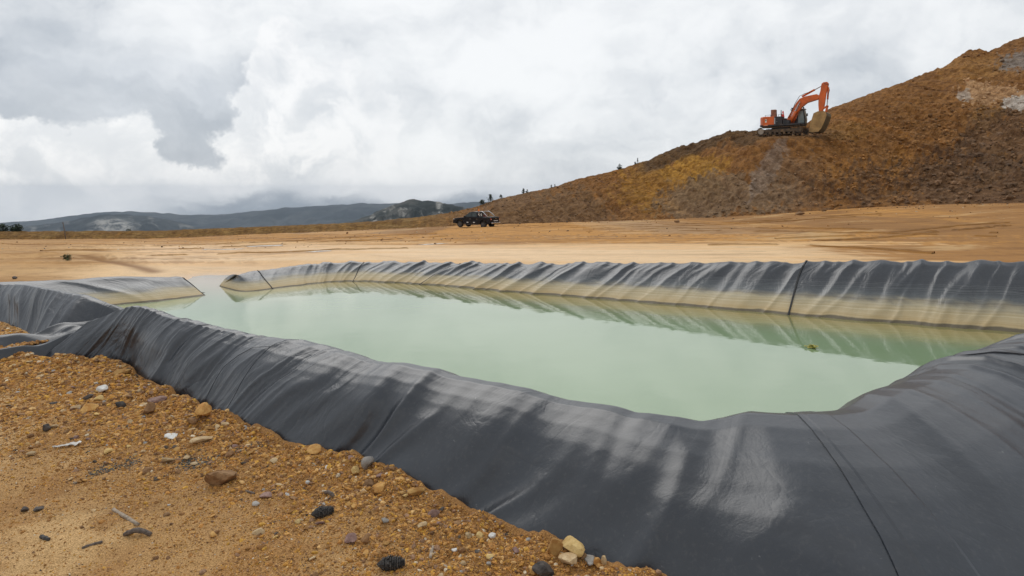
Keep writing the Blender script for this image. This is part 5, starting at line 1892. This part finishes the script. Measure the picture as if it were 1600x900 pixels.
def tree(base, h, wd, label, cat='tree', seed=0, mat=None, name='pine_tree', conic=True, leaves=420, group=None):
    r_ = random.Random(seed)
    root = empty(name, base)
    tag(root, label, cat, group)
    tr = MB()
    tr.tube([(0, 0, -0.3), (0.02 * h, 0, h * 0.35), (-0.01 * h, 0.01, h * 0.7), (0, 0, h * 0.93)], [h * 0.035, h * 0.028, h * 0.018, h * 0.005], 7)
    for i in range(9):
        z = h * r_.uniform(0.25, 0.8)
        a = r_.uniform(0, 6.28)
        L = wd * 0.42 * (1.1 - z / h)
        tr.tube([(0, 0, z), (L * .5 * math.cos(a), L * .5 * math.sin(a), z + L * .15), (L * math.cos(a), L * math.sin(a), z + L * .35)], [h * .012, h * .008, h * .003], 5)
    tr.build('trunk', M_BARK, root)
    cr = MB()
    cl = []
    for i in range(22):
        t = r_.uniform(0.15, 1.0)
        rad = (wd / 2) * ((1.1 - t) ** 0.7 if conic else math.sqrt(max(0.05, 1 - (2 * t - 1.1) ** 2)))
        a = r_.uniform(0, 6.28)
        rr = rad * r_.uniform(0.3, 0.95)
        cl.append((Vector((rr * math.cos(a), rr * math.sin(a), h * t)), rad * r_.uniform(0.25, 0.5) + 0.06 * wd))
    for i in range(leaves):
        c, q = cl[r_.randrange(len(cl))]
        p = c + Vector((r_.gauss(0, q * .6), r_.gauss(0, q * .6), r_.gauss(0, q * .5)))
        s1 = wd * r_.uniform(0.07, 0.15)
        m = Matrix.Rotation(r_.uniform(0, 6.28), 3, 'Z') @ Matrix.Rotation(r_.uniform(-1.2, 1.2), 3, 'X')
        vs = [m @ Vector(v) + p for v in ((-s1, 0, 0), (0, -s1 * .5, s1 * .1), (s1, 0, s1 * .2), (0, s1 * .5, 0))]
        cr.add(vs, [(0, 1, 2, 3)])
    cr.build('crown', mat or M_LEAF, root)
    return root


def ridge_tree(px, hpx, wpx, label, seed, **kw):
    b = on_hill(px, 3.98)
    k = b.y / F
    return tree(b - Vector((0, 0, 0.15)), hpx * 0.78 * k + 0.15, wpx * 0.9 * k, label, seed=seed, **kw)


ridge_tree(765, 14, 10, 'tallest dark conifer on the skyline just above the pickup', 1)
ridge_tree(752, 9, 9, 'low bushy tree on the skyline left of the tallest conifer above the pickup', 2, conic=False)
ridge_tree(782, 7, 6, 'little dark tree on the skyline right of the tallest conifer above the pickup', 3)
ridge_tree(818, 9, 7, 'small dark tree on the rising skyline midway between pickup and hill lump', 4)
ridge_tree(823, 6, 5, 'smaller tree touching the right side of the one midway up the skyline', 5)
ridge_tree(861, 5, 4, 'tiny dark tree on the skyline, left one of a close pair', 6)
ridge_tree(866, 5, 3, 'tiny dark tree on the skyline, right one of a close pair', 7)
ridge_tree(967, 9, 8, 'round dark bush alone on the skyline of the yellow slope', 8, conic=False)
ridge_tree(991, 5, 4, 'low bush on the skyline left of the thin upright tree', 9, conic=False)
ridge_tree(996, 11, 4, 'thin upright tree on the skyline next to the dark soil lumps', 10)
ridge_tree(3, 12, 14, 'dark tree cut by the left edge of the photo', 11, conic=False)
ridge_tree(18, 12, 18, 'broad dark tree on the low bank at far left, second from the photo edge', 12, conic=False)
ridge_tree(27, 8, 10, 'lower right dark tree of the clump at far left', 13, conic=False)
ridge_tree(199, 4, 8, 'low dark bush on the low bank below the pale quarry', 14, conic=False, leaves=200)
b = ground_hit(105, 407)
tree(b, 0.17, 0.24, 'dark green tuft growing beside the ditch on the plain', 'shrub', 15, M_LEAF2, 'shrub', False, 300)


# leaning pole on the low bank
def pole():
    f = foot_of(103.0)
    d = float(f[0]) - 0.6
    base = Vector(((103 - 800) / F * d, d, float(height(np.array([(103 - 800) / F * d]), np.array([d]))[0])))
    top = at(98, 347, d)
    root = empty('wooden_pole', base)
    tag(root, 'thin dark wooden pole leaning left in front of the low bank at far left', 'pole')
    mb = MB()
    mb.tube([Vector((0, 0, -0.2)), (top - base) * 0.5 + Vector((0.03, 0, 0)), top - base], [0.075, 0.065, 0.05], 8)
    mb.build('shaft', M_WOOD2, root, True)
    mb = MB()
    mb.tube([(top - base) * 0.93 + Vector((-0.12, 0, 0)), (top - base) * 0.93 + Vector((0.12, 0, 0.02))], 0.03, 6)
    mb.build('cross_peg', M_WOOD2, root)


pole()

# ------------------------------------------------------------------ pickup truck
M_PAINT = plain_mat('black_paint', (0.006, 0.006, 0.010), 0.3, 0, 0.2, 2, dirt=(0.07, 0.05, 0.03, 0.12), spec=0.3)
M_GLASS = plain_mat('dark_glass', (0.030, 0.040, 0.038), 0.06, 0, 0.2, 2)
M_RUB = plain_mat('tyre_rubber', (0.022, 0.019, 0.016), 0.85, 0, 0.3, 9, dirt=(0.16, 0.10, 0.05, 0.35))
M_RIM = plain_mat('alloy_rim', (0.10, 0.095, 0.09), 0.5, 0.4, 0.2, 9, dirt=(0.2, 0.13, 0.07, 0.4))
M_CHROME = plain_mat('chrome', (0.55, 0.55, 0.56), 0.22, 1.0, 0.1, 9)
M_LAMP = plain_mat('lamp_glass', (0.75, 0.76, 0.76), 0.15, 0, 0.1, 9)
M_RED = plain_mat('red_lens', (0.30, 0.02, 0.015), 0.25, 0, 0.2, 9)
M_AMBER = plain_mat('amber_lens', (0.75, 0.45, 0.30), 0.3, 0, 0.1, 9)
M_FLAG = plain_mat('orange_beacon', (0.85, 0.22, 0.02), 0.5, 0, 0.15, 9)
M_WHITE = plain_mat('white_print', (0.75, 0.75, 0.74), 0.5, 0, 0.08, 9)
M_BPLAS = plain_mat('black_plastic', (0.02, 0.02, 0.02), 0.6, 0, 0.2, 9)


def text_part(txt, size, mat, parent, loc, rot, name='lettering', ext=0.004):
    cu = bpy.data.curves.new(name, 'FONT')
    cu.body = txt
    cu.size = size
    cu.extrude = ext
    cu.align_x = 'CENTER'
    cu.align_y = 'CENTER'
    tmp = bpy.data.objects.new(name, cu)
    dg = bpy.context.evaluated_depsgraph_get()
    me = bpy.data.meshes.new_from_object(tmp)
    bpy.data.objects.remove(tmp)
    me.materials.clear()
    me.materials.append(mat)
    o = bpy.data.objects.new(name, me)
    COL.objects.link(o)
    o.parent = parent
    o.location = loc
    o.rotation_euler = rot
    return o


def pickup():
    """x forward, y left; length 5.1 m"""
    root = empty('pickup_truck')
    tag(root, 'black double cab pickup truck parked on the golden plain at the foot of the slope', 'pickup')
    H = 0.90
    mb = MB()   # lower body: side profile with wheel arches
    prof = [(-2.55, 0.62), (-2.55, 0.52), (-2.10, 0.46)]
    def arch(cx, r):
        return [(cx + r * math.cos(t), 0.40 + r * math.sin(t)) for t in np.linspace(math.pi, 0, 10)]
    prof += arch(-1.55, 0.47) + [(-0.9, 0.42), (0.9, 0.42)] + arch(1.60, 0.47) + [(2.2, 0.44), (2.52, 0.50), (2.58, 0.70), (2.52, 0.92), (2.25, 1.05), (1.25, 1.16), (1.0, 1.20), (-0.78, 1.22), (-2.55, 1.20)]
    mb.prism(prof, -H, H)
    body = mb.build('body', M_PAINT, root, bevel=0.04)
    # cabin
    mb = MB()
    low = [(1.12, 1.17), (-0.74, 1.20)]
    zt = 1.80
    vs = []
    for y0, y1 in ((-0.84, -0.66), (0.84, 0.66)):
        vs += [(1.20, y0, 1.15), (-0.76, y0, 1.20), (-0.62, y1, zt - 0.03), (-0.2, y1, zt), (0.22, y1, zt - 0.01), (0.42, y1, zt - 0.06)]
    fs = [(0, 5, 4, 3, 2, 1), (6, 7, 8, 9, 10, 11)] + [(i, (i + 1) % 6, (i + 1) % 6 + 6, i + 6) for i in range(6)]
    mb.add(vs, fs)
    cab = mb.build('cabin', M_PAINT, root, bevel=0.04)
    def side_y(z, s):
        return s * (0.84 + (0.66 - 0.84) * (z - 1.18) / 0.6 + 0.008)
    for s in (-1, 1):
        for pts in ([(0.98, 1.24), (0.16, 1.24), (0.16, 1.70), (0.36, 1.70)], [(0.08, 1.24), (-0.60, 1.25), (-0.50, 1.68), (0.08, 1.70)]):
            mb = MB()
            vs = [(x, side_y(z, s), z) for x, z in pts] + [(x, side_y(z, s) - s * 0.03, z) for x, z in pts]
            mb.add(vs, [(0, 1, 2, 3), (7, 6, 5, 4), (0, 4, 5, 1), (1, 5, 6, 2), (2, 6, 7, 3), (3, 7, 4, 0)])
            mb.build('side_window', M_GLASS, root)
        mb = MB()
        mb.box((0.92, s * 1.0, 1.25), (0.10, 0.18, 0.17))
        mb.build('wing_mirror', M_PAINT, root, bevel=0.02)
        for dx in (0.35, -0.55):
            mb = MB()
            mb.box((dx - 0.15, s * (H + 0.012), 0.98), (0.16, 0.025, 0.03))
            mb.build('door_handle', M_CHROME, root)
        for dx in (0.55, -0.32):
            mb = MB()
            mb.box((dx, s * (H + 0.010), 0.60), (0.22, 0.02, 0.09))
            mb.build('door_badge', M_WHITE, root)
        for dx in (1.03, 0.12, -0.72):
            mb = MB()
            mb.box((dx, s * (H + 0.001), 0.82), (0.012, 0.006, 0.68))
            mb.build('door_gap', M_BPLAS, root)
        mb = MB()
        mb.bar((1.0, s * (H + 0.06), 0.38), (-0.95, s * (H + 0.06), 0.38), 0.12, 0.05)
        mb.build('side_step', M_RIM, root, bevel=0.01)
        mb = MB()
        mb.box((-2.50, s * 0.84, 1.00), (0.14, 0.12, 0.24))
        tl = mb.build('tail_light', M_RED, root, bevel=0.02)
        mb = MB()
        mb.box((-2.572, s * 0.84, 0.96), (0.02, 0.09, 0.10))
        mb.build('reversing_lens', M_AMBER, tl)
        mb = MB()
        mb.box((2.40, s * 0.70, 0.88), (0.28, 0.36, 0.17), Matrix.Rotation(-s * 0.25, 3, 'Z'))
        mb.build('headlight', M_LAMP, root, bevel=0.03)
    mb = MB()
    for z, x in ((1.21, 1.16), (1.72, 0.50)):
        pass
    mb.add([(1.19, -0.76, 1.19), (1.19, 0.76, 1.19), (0.46, 0.60, 1.745), (0.46, -0.60, 1.745), (1.16, -0.76, 1.17), (1.16, 0.76, 1.17), (0.43, 0.60, 1.725), (0.43, -0.60, 1.725)],
           [(0, 1, 2, 3), (7, 6, 5, 4), (0, 4, 5, 1), (1, 5, 6, 2), (2, 6, 7, 3), (3, 7, 4, 0)])
    mb.build('windscreen', M_GLASS, root)
    mb = MB()
    mb.box((-0.705, 0, 1.47), (0.03, 1.2, 0.36), Matrix.Rotation(0.2, 3, 'Y'))
    mb.build('rear_window', M_GLASS, root)
    mb = MB()
    mb.box((-2.57, 0, 0.94), (0.06, 1.46, 0.50))
    tg = mb.build('tailgate', M_PAINT, root, bevel=0.02)
    mb = MB()
    mb.box((-2.612, 0, 1.07), (0.02, 0.30, 0.06))
    mb.build('handle', M_CHROME, tg)
    mb = MB()
    mb.box((-2.608, -0.05, 0.82), (0.014, 0.86, 0.07))
    mb.build('badge_strip', M_WHITE, tg)
    mb = MB()
    mb.box((-2.66, 0, 0.56), (0.20, 1.66, 0.16))
    mb.build('rear_bumper', M_CHROME, root, bevel=0.03)
    mb = MB()
    mb.box((2.58, 0, 0.60), (0.16, 1.60, 0.30))
    mb.build('front_bumper', M_BPLAS, root, bevel=0.04)
    mb = MB()
    mb.box((2.55, 0, 0.88), (0.06, 0.9, 0.22))
    mb.build('grille', M_BPLAS, root)
    # sports bar in the bed
    mb = MB()
    for s in (-1, 1):
        mb.tube([(-0.80, s * 0.74, 1.22), (-0.86, s * 0.66, 1.80), (-1.25, s * 0.66, 1.84), (-1.60, s * 0.72, 1.62), (-2.05, s * 0.78, 1.22)], 0.045, 8)
    mb.tube([(-0.88, -0.68, 1.80), (-0.90, 0.68, 1.80)], 0.04, 8)
    mb.build('roll_bar', M_CHROME, root, True)
    mb = MB()
    mb.box((-1.25, 0.05, 1.34), (0.35, 0.5, 0.30), Matrix.Rotation(0.3, 3, 'Z'))
    mb.build('red_load', plain_mat('red_load', (0.22, 0.06, 0.04), 0.6, 0, 0.3, 5), root, bevel=0.03)
    mb = MB()
    mb.box((-2.0, 0, 1.225), (1.0, 1.5, 0.03))
    mb.build('bed_cover', M_BPLAS, root)
    pl = MB()
    pl.prism([(-0.80, 1.24), (-1.45, 1.24), (-1.30, 1.62), (-0.86, 1.68)], 0.70, 0.73)
    side = pl.build('side_board', M_BPLAS, root)
    text_part('K4', 0.46, M_WHITE, side, (-1.02, 0.742, 1.45), (math.radians(90), 0, math.pi))
    mb = MB()
    mb.cyl((-0.35, 0, 1.78), (-0.35, 0, 1.84), 0.13, 0.12, 14)
    bs = mb.build('beacon_base', M_BPLAS, root)
    mb = MB()
    mb.cyl((-0.35, 0, 1.84), (-0.35, 0, 2.12), 0.11, 0.05, 14)
    mb.build('beacon', M_FLAG, root)
    # wheels
    for cx in (1.60, -1.55):
        for s in (-1, 1):
            wh = empty('wheel', (cx, s * 0.80, 0.40))
            wh.parent = root
            wh.scale = (0.9, 1, 0.9)
            wh.location.z = 0.37
            mb = MB()
            mb.lathe([(0.22, -0.13), (0.36, -0.13), (0.40, -0.10), (0.41, 0), (0.40, 0.10), (0.36, 0.13), (0.22, 0.13)], (0, 0, 0), 'y', 28)
            mb.build('tyre', M_RUB, wh)
            mb = MB()
            mb.lathe([(0.25, s * 0.10), (0.25, s * 0.138)], (0, 0, 0), 'y', 24)
            for k in range(6):
                a = 2 * math.pi * k / 6
                mb.bar((0.04 * math.cos(a), s * 0.142, 0.04 * math.sin(a)), (0.24 * math.cos(a), s * 0.142, 0.24 * math.sin(a)), 0.05, 0.03)
            mb.cyl((0, s * 0.13, 0), (0, s * 0.16, 0), 0.06, 0.06, 12)
            mb.build('rim', M_RIM, wh)
    return root


tk = pickup()
# heading away to the left: the left side and the tailgate face the camera
tkd = 76.0
kx = (744 - 800) / F * tkd
tk.location = (kx, tkd, 0)
tk.rotation_euler = (0, 0, math.radians(180 - 31))
tk.location.z = float(height(np.array([kx]), np.array([tkd]))[0]) - 0.03

# ------------------------------------------------------------------ excavator
M_OR = plain_mat('orange_paint', (0.66, 0.125, 0.014), 0.42, 0, 0.15, 1.2, dirt=(0.30, 0.15, 0.07, 0.35))
M_BK = plain_mat('black_steel', (0.022, 0.023, 0.026), 0.5, 0, 0.3, 2, dirt=(0.14, 0.09, 0.05, 0.3))
M_TRK = plain_mat('muddy_track_steel', (0.10, 0.07, 0.045), 0.8, 0.2, 0.4, 3, dirt=(0.26, 0.16, 0.08, 0.8))
M_BUCK = plain_mat('muddy_bucket', (0.40, 0.255, 0.10), 0.75, 0, 0.25, 1.3, dirt=(0.22, 0.13, 0.055, 0.8))
M_BSHELL = plain_mat('shaded_muddy_shell', (0.10, 0.075, 0.035), 0.7, 0, 0.3, 1.3, dirt=(0.20, 0.13, 0.06, 0.5))  # mud darker than on the side plates: the shell's shade put into its colour
M_ROD = plain_mat('steel_rod', (0.35, 0.35, 0.36), 0.3, 0.9, 0.1, 4)
M_EXH = plain_mat('rusty_stack', (0.26, 0.12, 0.07), 0.8, 0, 0.3, 5)
M_CGL = plain_mat('cab_glass', (0.22, 0.27, 0.26), 0.08, 0, 0.2, 1)
M_WHL = plain_mat('dusty_wheel', (0.36, 0.31, 0.25), 0.7, 0, 0.2, 3)
M_GREY = plain_mat('light_grey_paint', (0.45, 0.46, 0.47), 0.5, 0, 0.15, 3)


def excavator():
    """x forward, y left, z up"""
    root = empty('excavator')
    tag(root, 'orange tracked excavator with raised boom on the bench of the brown hillside', 'excavator')
    for s in (-1, 1):
        cy = s * 1.32
        L, R = 2.35, 0.46
        loop = [(L * 0 + L + R * math.sin(t), 0.5 - R * math.cos(t)) for t in np.linspace(0, math.pi, 9)]
        loop += [(-L - R * math.sin(t), 0.5 + R * math.cos(t)) for t in np.linspace(0, math.pi, 9)]
        tf = empty('track', (0, cy, 0))
        tf.parent = root
        # dense loop points
        P = np.array(loop + [loop[0]])
        ln = np.concatenate([[0], np.cumsum(np.linalg.norm(np.diff(P, axis=0), axis=1))])
        ns = 46
        shoe_me = None
        for k in range(ns):
            u = ln[-1] * k / ns
            x, z = np.interp(u, ln, P[:, 0]), np.interp(u, ln, P[:, 1])
            x2, z2 = np.interp((u + 0.05) % ln[-1], ln, P[:, 0]), np.interp((u + 0.05) % ln[-1], ln, P[:, 1])
            if shoe_me is None:
                mb = MB()
                mb.box((0, 0, 0), (0.225, 0.62, 0.05)).box((0.06, 0, -0.05), (0.03, 0.60, 0.06))
                so_ = mb.build('track_shoe', M_TRK, tf)
                shoe_me = so_.data
            else:
                so_ = bpy.data.objects.new('track_shoe', shoe_me)
                COL.objects.link(so_)
                so_.parent = tf
            so_.location = (x, 0, z)
            so_.rotation_euler = (0, -math.atan2(z2 - z, x2 - x), 0)
        mb = MB()
        mb.box((0, cy - s * 0.02, 0.52), (4.2, 0.36, 0.42))
        mb.build('track_frame', M_TRK, root, bevel=0.05)
        for x_, r_ in ((2.35, 0.36), (-2.35, 0.38)):
            mb = MB()
            mb.lathe([(r_ * 0.5, -0.20), (r_, -0.20), (r_, 0.20), (r_ * 0.6, 0.24), (r_ * 0.2, 0.24)], (x_, cy, 0.5), 'y', 18)
            mb.build('idler_wheel', M_WHL if x_ < 0 else M_TRK, root)
        for x_ in np.linspace(-1.7, 1.7, 7):
            mb = MB()
            mb.cyl((x_, cy - 0.24, 0.20), (x_, cy + 0.24, 0.20), 0.14, 0.14, 12)
            mb.build('roller', M_TRK, root)
    mb = MB()
    mb.box((0, 0, 0.72), (2.2, 2.3, 0.40)).cyl((0, 0, 0.9), (0, 0, 1.14), 0.85, 0.85, 24)
    mb.build('undercarriage', M_BK, root)
    up = root
    mb = MB()   # deck
    mb.box((0.0, 0, 1.24), (5.0, 2.9, 0.22))
    mb.build('deck', M_BK, up, bevel=0.03)
    mb = MB()   # counterweight, rounded back
    pl = []
    for t in np.linspace(-1.1, 1.1, 9):
        pl.append((-1.35 - 1.45 * math.cos(t) ** 0.8 if abs(t) < 1.5 else 0, 1.63 * math.sin(t)))
    n = len(pl)
    base = [(-1.45, pl[0][1])] + pl + [(-1.45, pl[-1][1])]
    m = len(base)
    vs = [(x, y, 1.20) for x, y in base] + [(x, y, 2.28) for x, y in base] + [(x * 0.985 + 0.01, y * 0.95, 2.42) for x, y in base]
    fs = [tuple(range(m))[::-1], tuple(range(2 * m, 3 * m))]
    for k in range(2):
        fs += [(k * m + i, k * m + (i + 1) % m, (k + 1) * m + (i + 1) % m, (k + 1) * m + i) for i in range(m)]
    mb.add([(x, -y, z) for x, y, z in vs], fs)
    cw = mb.build('counterweight', M_OR, up, bevel=0.03)
    mb = MB()
    for i in range(5):
        mb.box((-1.60 - 0.22 * i, -1.475 + 0.05 * i * i * 0.3, 1.28), (0.10, 0.05, 0.06))
    mb.build('marking_strip', M_WHITE, cw)
    mb = MB()
    mb.box((-1.72, -1.47, 1.85), (0.22, 0.03, 0.42))
    dc = mb.build('decal', M_WHITE, cw)
    mb = MB()
    mb.box((-1.72, -1.49, 1.92), (0.14, 0.012, 0.16))
    mb.build('green_mark', plain_mat('green_mark', (0.05, 0.25, 0.12), 0.6, 0, 0.1, 5), dc)
    # right side house (camera side): black engine panel, grey louvre strip, orange top
    mb = MB()
    mb.box((-0.20, -0.95, 1.84), (1.00, 1.0, 0.98))
    mb.build('side_panel', M_BK, up, bevel=0.04)
    mb = MB()
    mb.box((-1.08, -0.95, 1.86), (0.76, 1.02, 1.06))
    mb.build('side_cover', M_OR, up, bevel=0.04)
    mb = MB()
    mb.box((-0.62, -1.464, 1.80), (0.14, 0.02, 0.80))
    mb.build('louvre_strip', M_GREY, up)
    mb = MB()
    mb.box((-0.55, 0.85, 1.78), (1.80, 1.1, 0.90)).box((-0.7, 0.0, 1.95), (1.5, 1.0, 0.9))
    mb.build('engine_hood', M_BK, up, bevel=0.05)
    mb = MB()
    mb.box((0.75, -1.0, 1.60), (0.8, 0.75, 0.50))
    mb.build('fuel_tank', M_BK, up, bevel=0.05)
    text_part('-', 0.3, M_WHITE, up, (-0.35, -1.462, 1.72), (math.radians(90), 0, 0), 'panel_mark')
    mb = MB()
    mb.box((-1.05, -0.35, 2.88), (0.62, 0.55, 0.95))
    mb.build('air_filter_stack', M_EXH, up, bevel=0.05)
    for x_, y_, h_ in ((-0.15, -0.3, 0.85), (-0.95, 0.5, 0.5)):
        mb = MB()
        mb.cyl((x_, y_, 2.3), (x_, y_, 2.4 + h_), 0.06, 0.05, 8)
        mb.build('exhaust_pipe', M_BK, up)
    mb = MB()
    for s0 in ((-1.9, -1.1), (-1.2, -1.2), (-0.2, -1.2), (0.2, -1.2)):
        mb.cyl((s0[0], s0[1], 2.3), (s0[0], s0[1], 2.62), 0.025, 0.025, 6)
    mb.bar((-1.9, -1.1, 2.62), (-1.2, -1.2, 2.62), 0.03)
    mb.bar((-0.2, -1.2, 2.62), (0.2, -1.2, 2.62), 0.03)
    mb.build('hand_rail', M_BK, up)
    mb = MB()
    mb.cyl((0.12, -0.55, 2.33), (0.12, -0.55, 2.40), 0.24, 0.22, 14)
    mb.cyl((0.12, -0.55, 2.40), (0.16, -0.55, 3.10), 0.20, 0.06, 14)
    mb.build('warning_cone', plain_mat('red_cone', (0.70, 0.04, 0.02), 0.5, 0, 0.1, 5), up)
    mb = MB()
    mb.cyl((0.13, -0.55, 2.68), (0.14, -0.55, 2.82), 0.150, 0.115, 14)
    mb.build('reflective_band', M_WHITE, up)
    # cab on the left side, seen past the boom
    cx0, cx1, y0, y1 = 0.80, 2.55, 0.50, 1.50
    mb = MB()
    mb.prism([(cx0, 1.30), (cx1, 1.30), (cx1 + 0.05, 2.0), (cx1 - 0.15, 3.22), (cx0 + 0.05, 3.25)], y0, y1)
    cab = mb.build('cab', M_BK, up, bevel=0.05)
    for pts in ([(1.72, 1.55), (2.42, 1.55), (2.46, 2.05), (2.30, 3.08), (1.72, 3.08)], [(0.95, 2.10), (1.60, 2.10), (1.60, 3.08), (0.98, 3.08)]):
        for yy in (y0 - 0.015, y1 + 0.015):
            mb = MB()
            mb.prism(pts, yy - 0.008, yy + 0.008)
            mb.build('cab_window', M_CGL, cab)
    mb = MB()
    a0, a1 = (2.565, 1.5), (2.61, 2.0)
    mb.add([(2.575, 0.58, 1.5), (2.575, 1.42, 1.5), (2.615, 1.42, 2.0), (2.615, 0.58, 2.0), (2.43, 1.42, 3.1), (2.43, 0.58, 3.1),
            (2.55, 0.58, 1.5), (2.55, 1.42, 1.5), (2.59, 1.42, 2.0), (2.59, 0.58, 2.0), (2.40, 1.42, 3.1), (2.40, 0.58, 3.1)],
           [(0, 1, 2, 3), (3, 2, 4, 5), (9, 8, 7, 6), (11, 10, 8, 9), (0, 6, 7, 1), (5, 4, 10, 11)])
    mb.build('front_window', M_CGL, cab)
    mb = MB()
    mb.box((1.62, 1.0, 3.31), (1.75, 1.0, 0.12))
    mb.build('cab_roof', M_GREY, up, bevel=0.03)
    for x_ in (0.95, 1.4, 1.9, 2.35):
        mb = MB()
        mb.box((x_, 0.62, 3.47), (0.16, 0.16, 0.17))
        mb.build('work_light', M_BK, up, bevel=0.02)
    mb = MB()
    mb.cyl((2.5, 0.2, 2.1), (2.95, -0.1, 2.4), 0.02, 0.02, 6)
    mr = mb.build('mirror_arm', M_BK, up)
    mb = MB()
    mb.box((2.98, -0.1, 2.45), (0.12, 0.2, 0.34))
    mb.build('mirror', M_BK, mr)
    # boom: side outline, ochre-orange, two flanges thick
    boom = [(0.30, 1.55), (0.72, 1.35), (1.20, 2.10), (2.15, 3.45), (2.75, 3.95), (3.95, 4.28), (4.12, 4.52), (4.05, 4.78), (3.80, 4.95), (2.55, 4.78), (1.95, 4.55), (1.55, 4.05), (0.62, 2.30)]
    mb = MB()
    mb.prism(boom, -0.30, 0.22)
    bo = mb.build('boom', M_OR, up, bevel=0.03)
    text_part('HITACHI', 0.42, M_WHITE, bo, (1.45, -0.308, 3.05), (math.radians(90), math.radians(-60), 0), 'lettering')
    for s in (-1, 1):
        mb = MB()
        mb.cyl((0.95, s * 0.52 - 0.04, 1.45), (1.55, s * 0.52 - 0.04, 2.95), 0.14, 0.14, 12)
        cyl_ = mb.build('boom_cylinder', M_OR, up, True)
        mb = MB()
        mb.cyl((1.55, s * 0.52 - 0.04, 2.95), (2.05, s * 0.48 - 0.04, 4.10), 0.07, 0.07, 10)
        mb.build('rod', M_ROD, cyl_)
    arm = [(4.02, 2.62), (4.36, 2.55), (4.62, 3.6), (4.78, 4.9), (5.05, 6.15), (4.90, 6.38), (4.50, 6.36), (4.30, 6.2), (4.18, 5.3), (3.98, 4.6), (3.96, 3.6)]
    mb = MB()
    mb.prism(arm, -0.22, 0.16)
    mb.build('arm', M_OR, up, bevel=0.03)
    mb = MB()
    mb.cyl((2.15, -0.03, 4.82), (3.55, -0.03, 5.55), 0.13, 0.13, 12)
    ac = mb.build('arm_cylinder', M_OR, up, True)
    mb = MB()
    mb.cyl((3.55, -0.03, 5.55), (4.42, -0.03, 6.02), 0.065, 0.065, 10)
    mb.build('rod', M_ROD, ac)
    mb = MB()
    mb.cyl((5.02, -0.03, 5.7), (4.92, -0.03, 4.2), 0.10, 0.10, 12)
    ac = mb.build('bucket_cylinder', M_OR, up, True)
    mb = MB()
    mb.cyl((4.92, -0.03, 4.2), (4.86, -0.03, 3.35), 0.055, 0.055, 10)
    mb.build('rod', M_ROD, ac)
    mb = MB()
    for y_ in (-0.2, 0.14):
        mb.bar((4.35, y_, 3.05), (4.90, y_, 3.35), 0.06, 0.16)
        mb.bar((4.90, y_, 3.35), (4.75, y_, 2.62), 0.06, 0.16)
    mb.cyl((4.90, -0.34, 3.38), (4.90, 0.28, 3.38), 0.09, 0.09, 10)
    mb.build('bucket_linkage', M_OR, up)
    mb = MB()
    mb.tube([(0.75, -0.36, 2.2), (1.45, -0.36, 3.95), (1.95, -0.36, 4.85), (2.5, -0.36, 5.12), (3.3, -0.33, 5.35)], 0.03, 6)
    mb.tube([(4.6, -0.28, 6.2), (5.05, -0.28, 6.0), (5.18, -0.25, 5.3), (5.0, -0.25, 4.6)], 0.03, 6)
    mb.build('hydraulic_hose', M_BK, up, True)
    # bucket: curved shell, curled with its back and side towards the camera
    out = [(3.70, 2.45), (4.15, 2.66), (4.75, 2.66), (5.02, 2.45), (5.08, 2.05), (4.80, 1.20), (4.50, 0.50), (4.20, 0.14), (3.60, 0.08), (3.20, 0.20)]
    inn = [(3.78, 2.36), (4.18, 2.54), (4.68, 2.55), (4.90, 2.40), (4.95, 2.08), (4.68, 1.26), (4.38, 0.60), (4.14, 0.26), (3.62, 0.18), (3.26, 0.27)]
    y0, y1 = -1.30, 1.10
    mb = MB()
    k = len(out)
    vs = [(x, y0, z) for x, z in out] + [(x, y1, z) for x, z in out] + [(x, y0, z) for x, z in inn] + [(x, y1, z) for x, z in inn]
    fs = []
    for i in range(k - 1):
        fs += [(i, i + 1, k + i + 1, k + i), (2 * k + i + 1, 2 * k + i, 3 * k + i, 3 * k + i + 1), (i + 1, i, 2 * k + i, 2 * k + i + 1), (k + i, k + i + 1, 3 * k + i + 1, 3 * k + i)]
    fs += [(0, k, 3 * k, 2 * k), (k - 1, 3 * k - 1, 4 * k - 1, 2 * k - 1)]
    mb.add(vs, fs)
    bk = mb.build('bucket', M_BSHELL, up)
    for yy in (y0, y1):
        mb = MB()
        mb.prism(out + [(3.36, 1.2)], yy - 0.03, yy + 0.03)
        mb.build('side_plate', M_BUCK, bk)
    for q in np.linspace(y0 + 0.15, y1 - 0.15, 5):
        mb = MB()
        mb.box((3.15, q, 0.20), (0.12, 0.14, 0.30), Matrix.Rotation(0.5, 3, 'Y'), 0.4)
        mb.build('tooth', M_TRK, bk)
    return root


ex = excavator()
exd = 80.5
EXS = 0.925
ex.scale = (EXS,) * 3
ex.rotation_euler = (0, 0, math.radians(-38))
for c_ in ex.children:
    if c_.name.split('.')[0] in ('boom', 'arm', 'arm_cylinder', 'bucket_cylinder', 'bucket_linkage', 'hydraulic_hose', 'bucket', 'boom_cylinder'):
        c_.scale = (1.09, 1, 1)
exx = (1223.5 - 800) / F * exd
ex.location = (exx, exd, CH + (HY - 211.5) * exd / F)

# ------------------------------------------------------------------ air
hz = MB()
hz.box((-300, 3200, -330), (15500, 9200, 800))
o = hz.build('haze', None)
m = bpy.data.materials.new('haze')
m.use_nodes = True
g = NT(m.node_tree)
out = g.add('ShaderNodeOutputMaterial')
pv = g.add('ShaderNodeVolumePrincipled', i_Color=(0.72, 0.83, 0.97, 1), i_Density=0.00006)
g.put(pv, 'Anisotropy', 0.0)
g.t.links.new(pv.outputs[0], out.inputs['Volume'])
o.data.materials.append(m)
tag(o, kind='stuff')
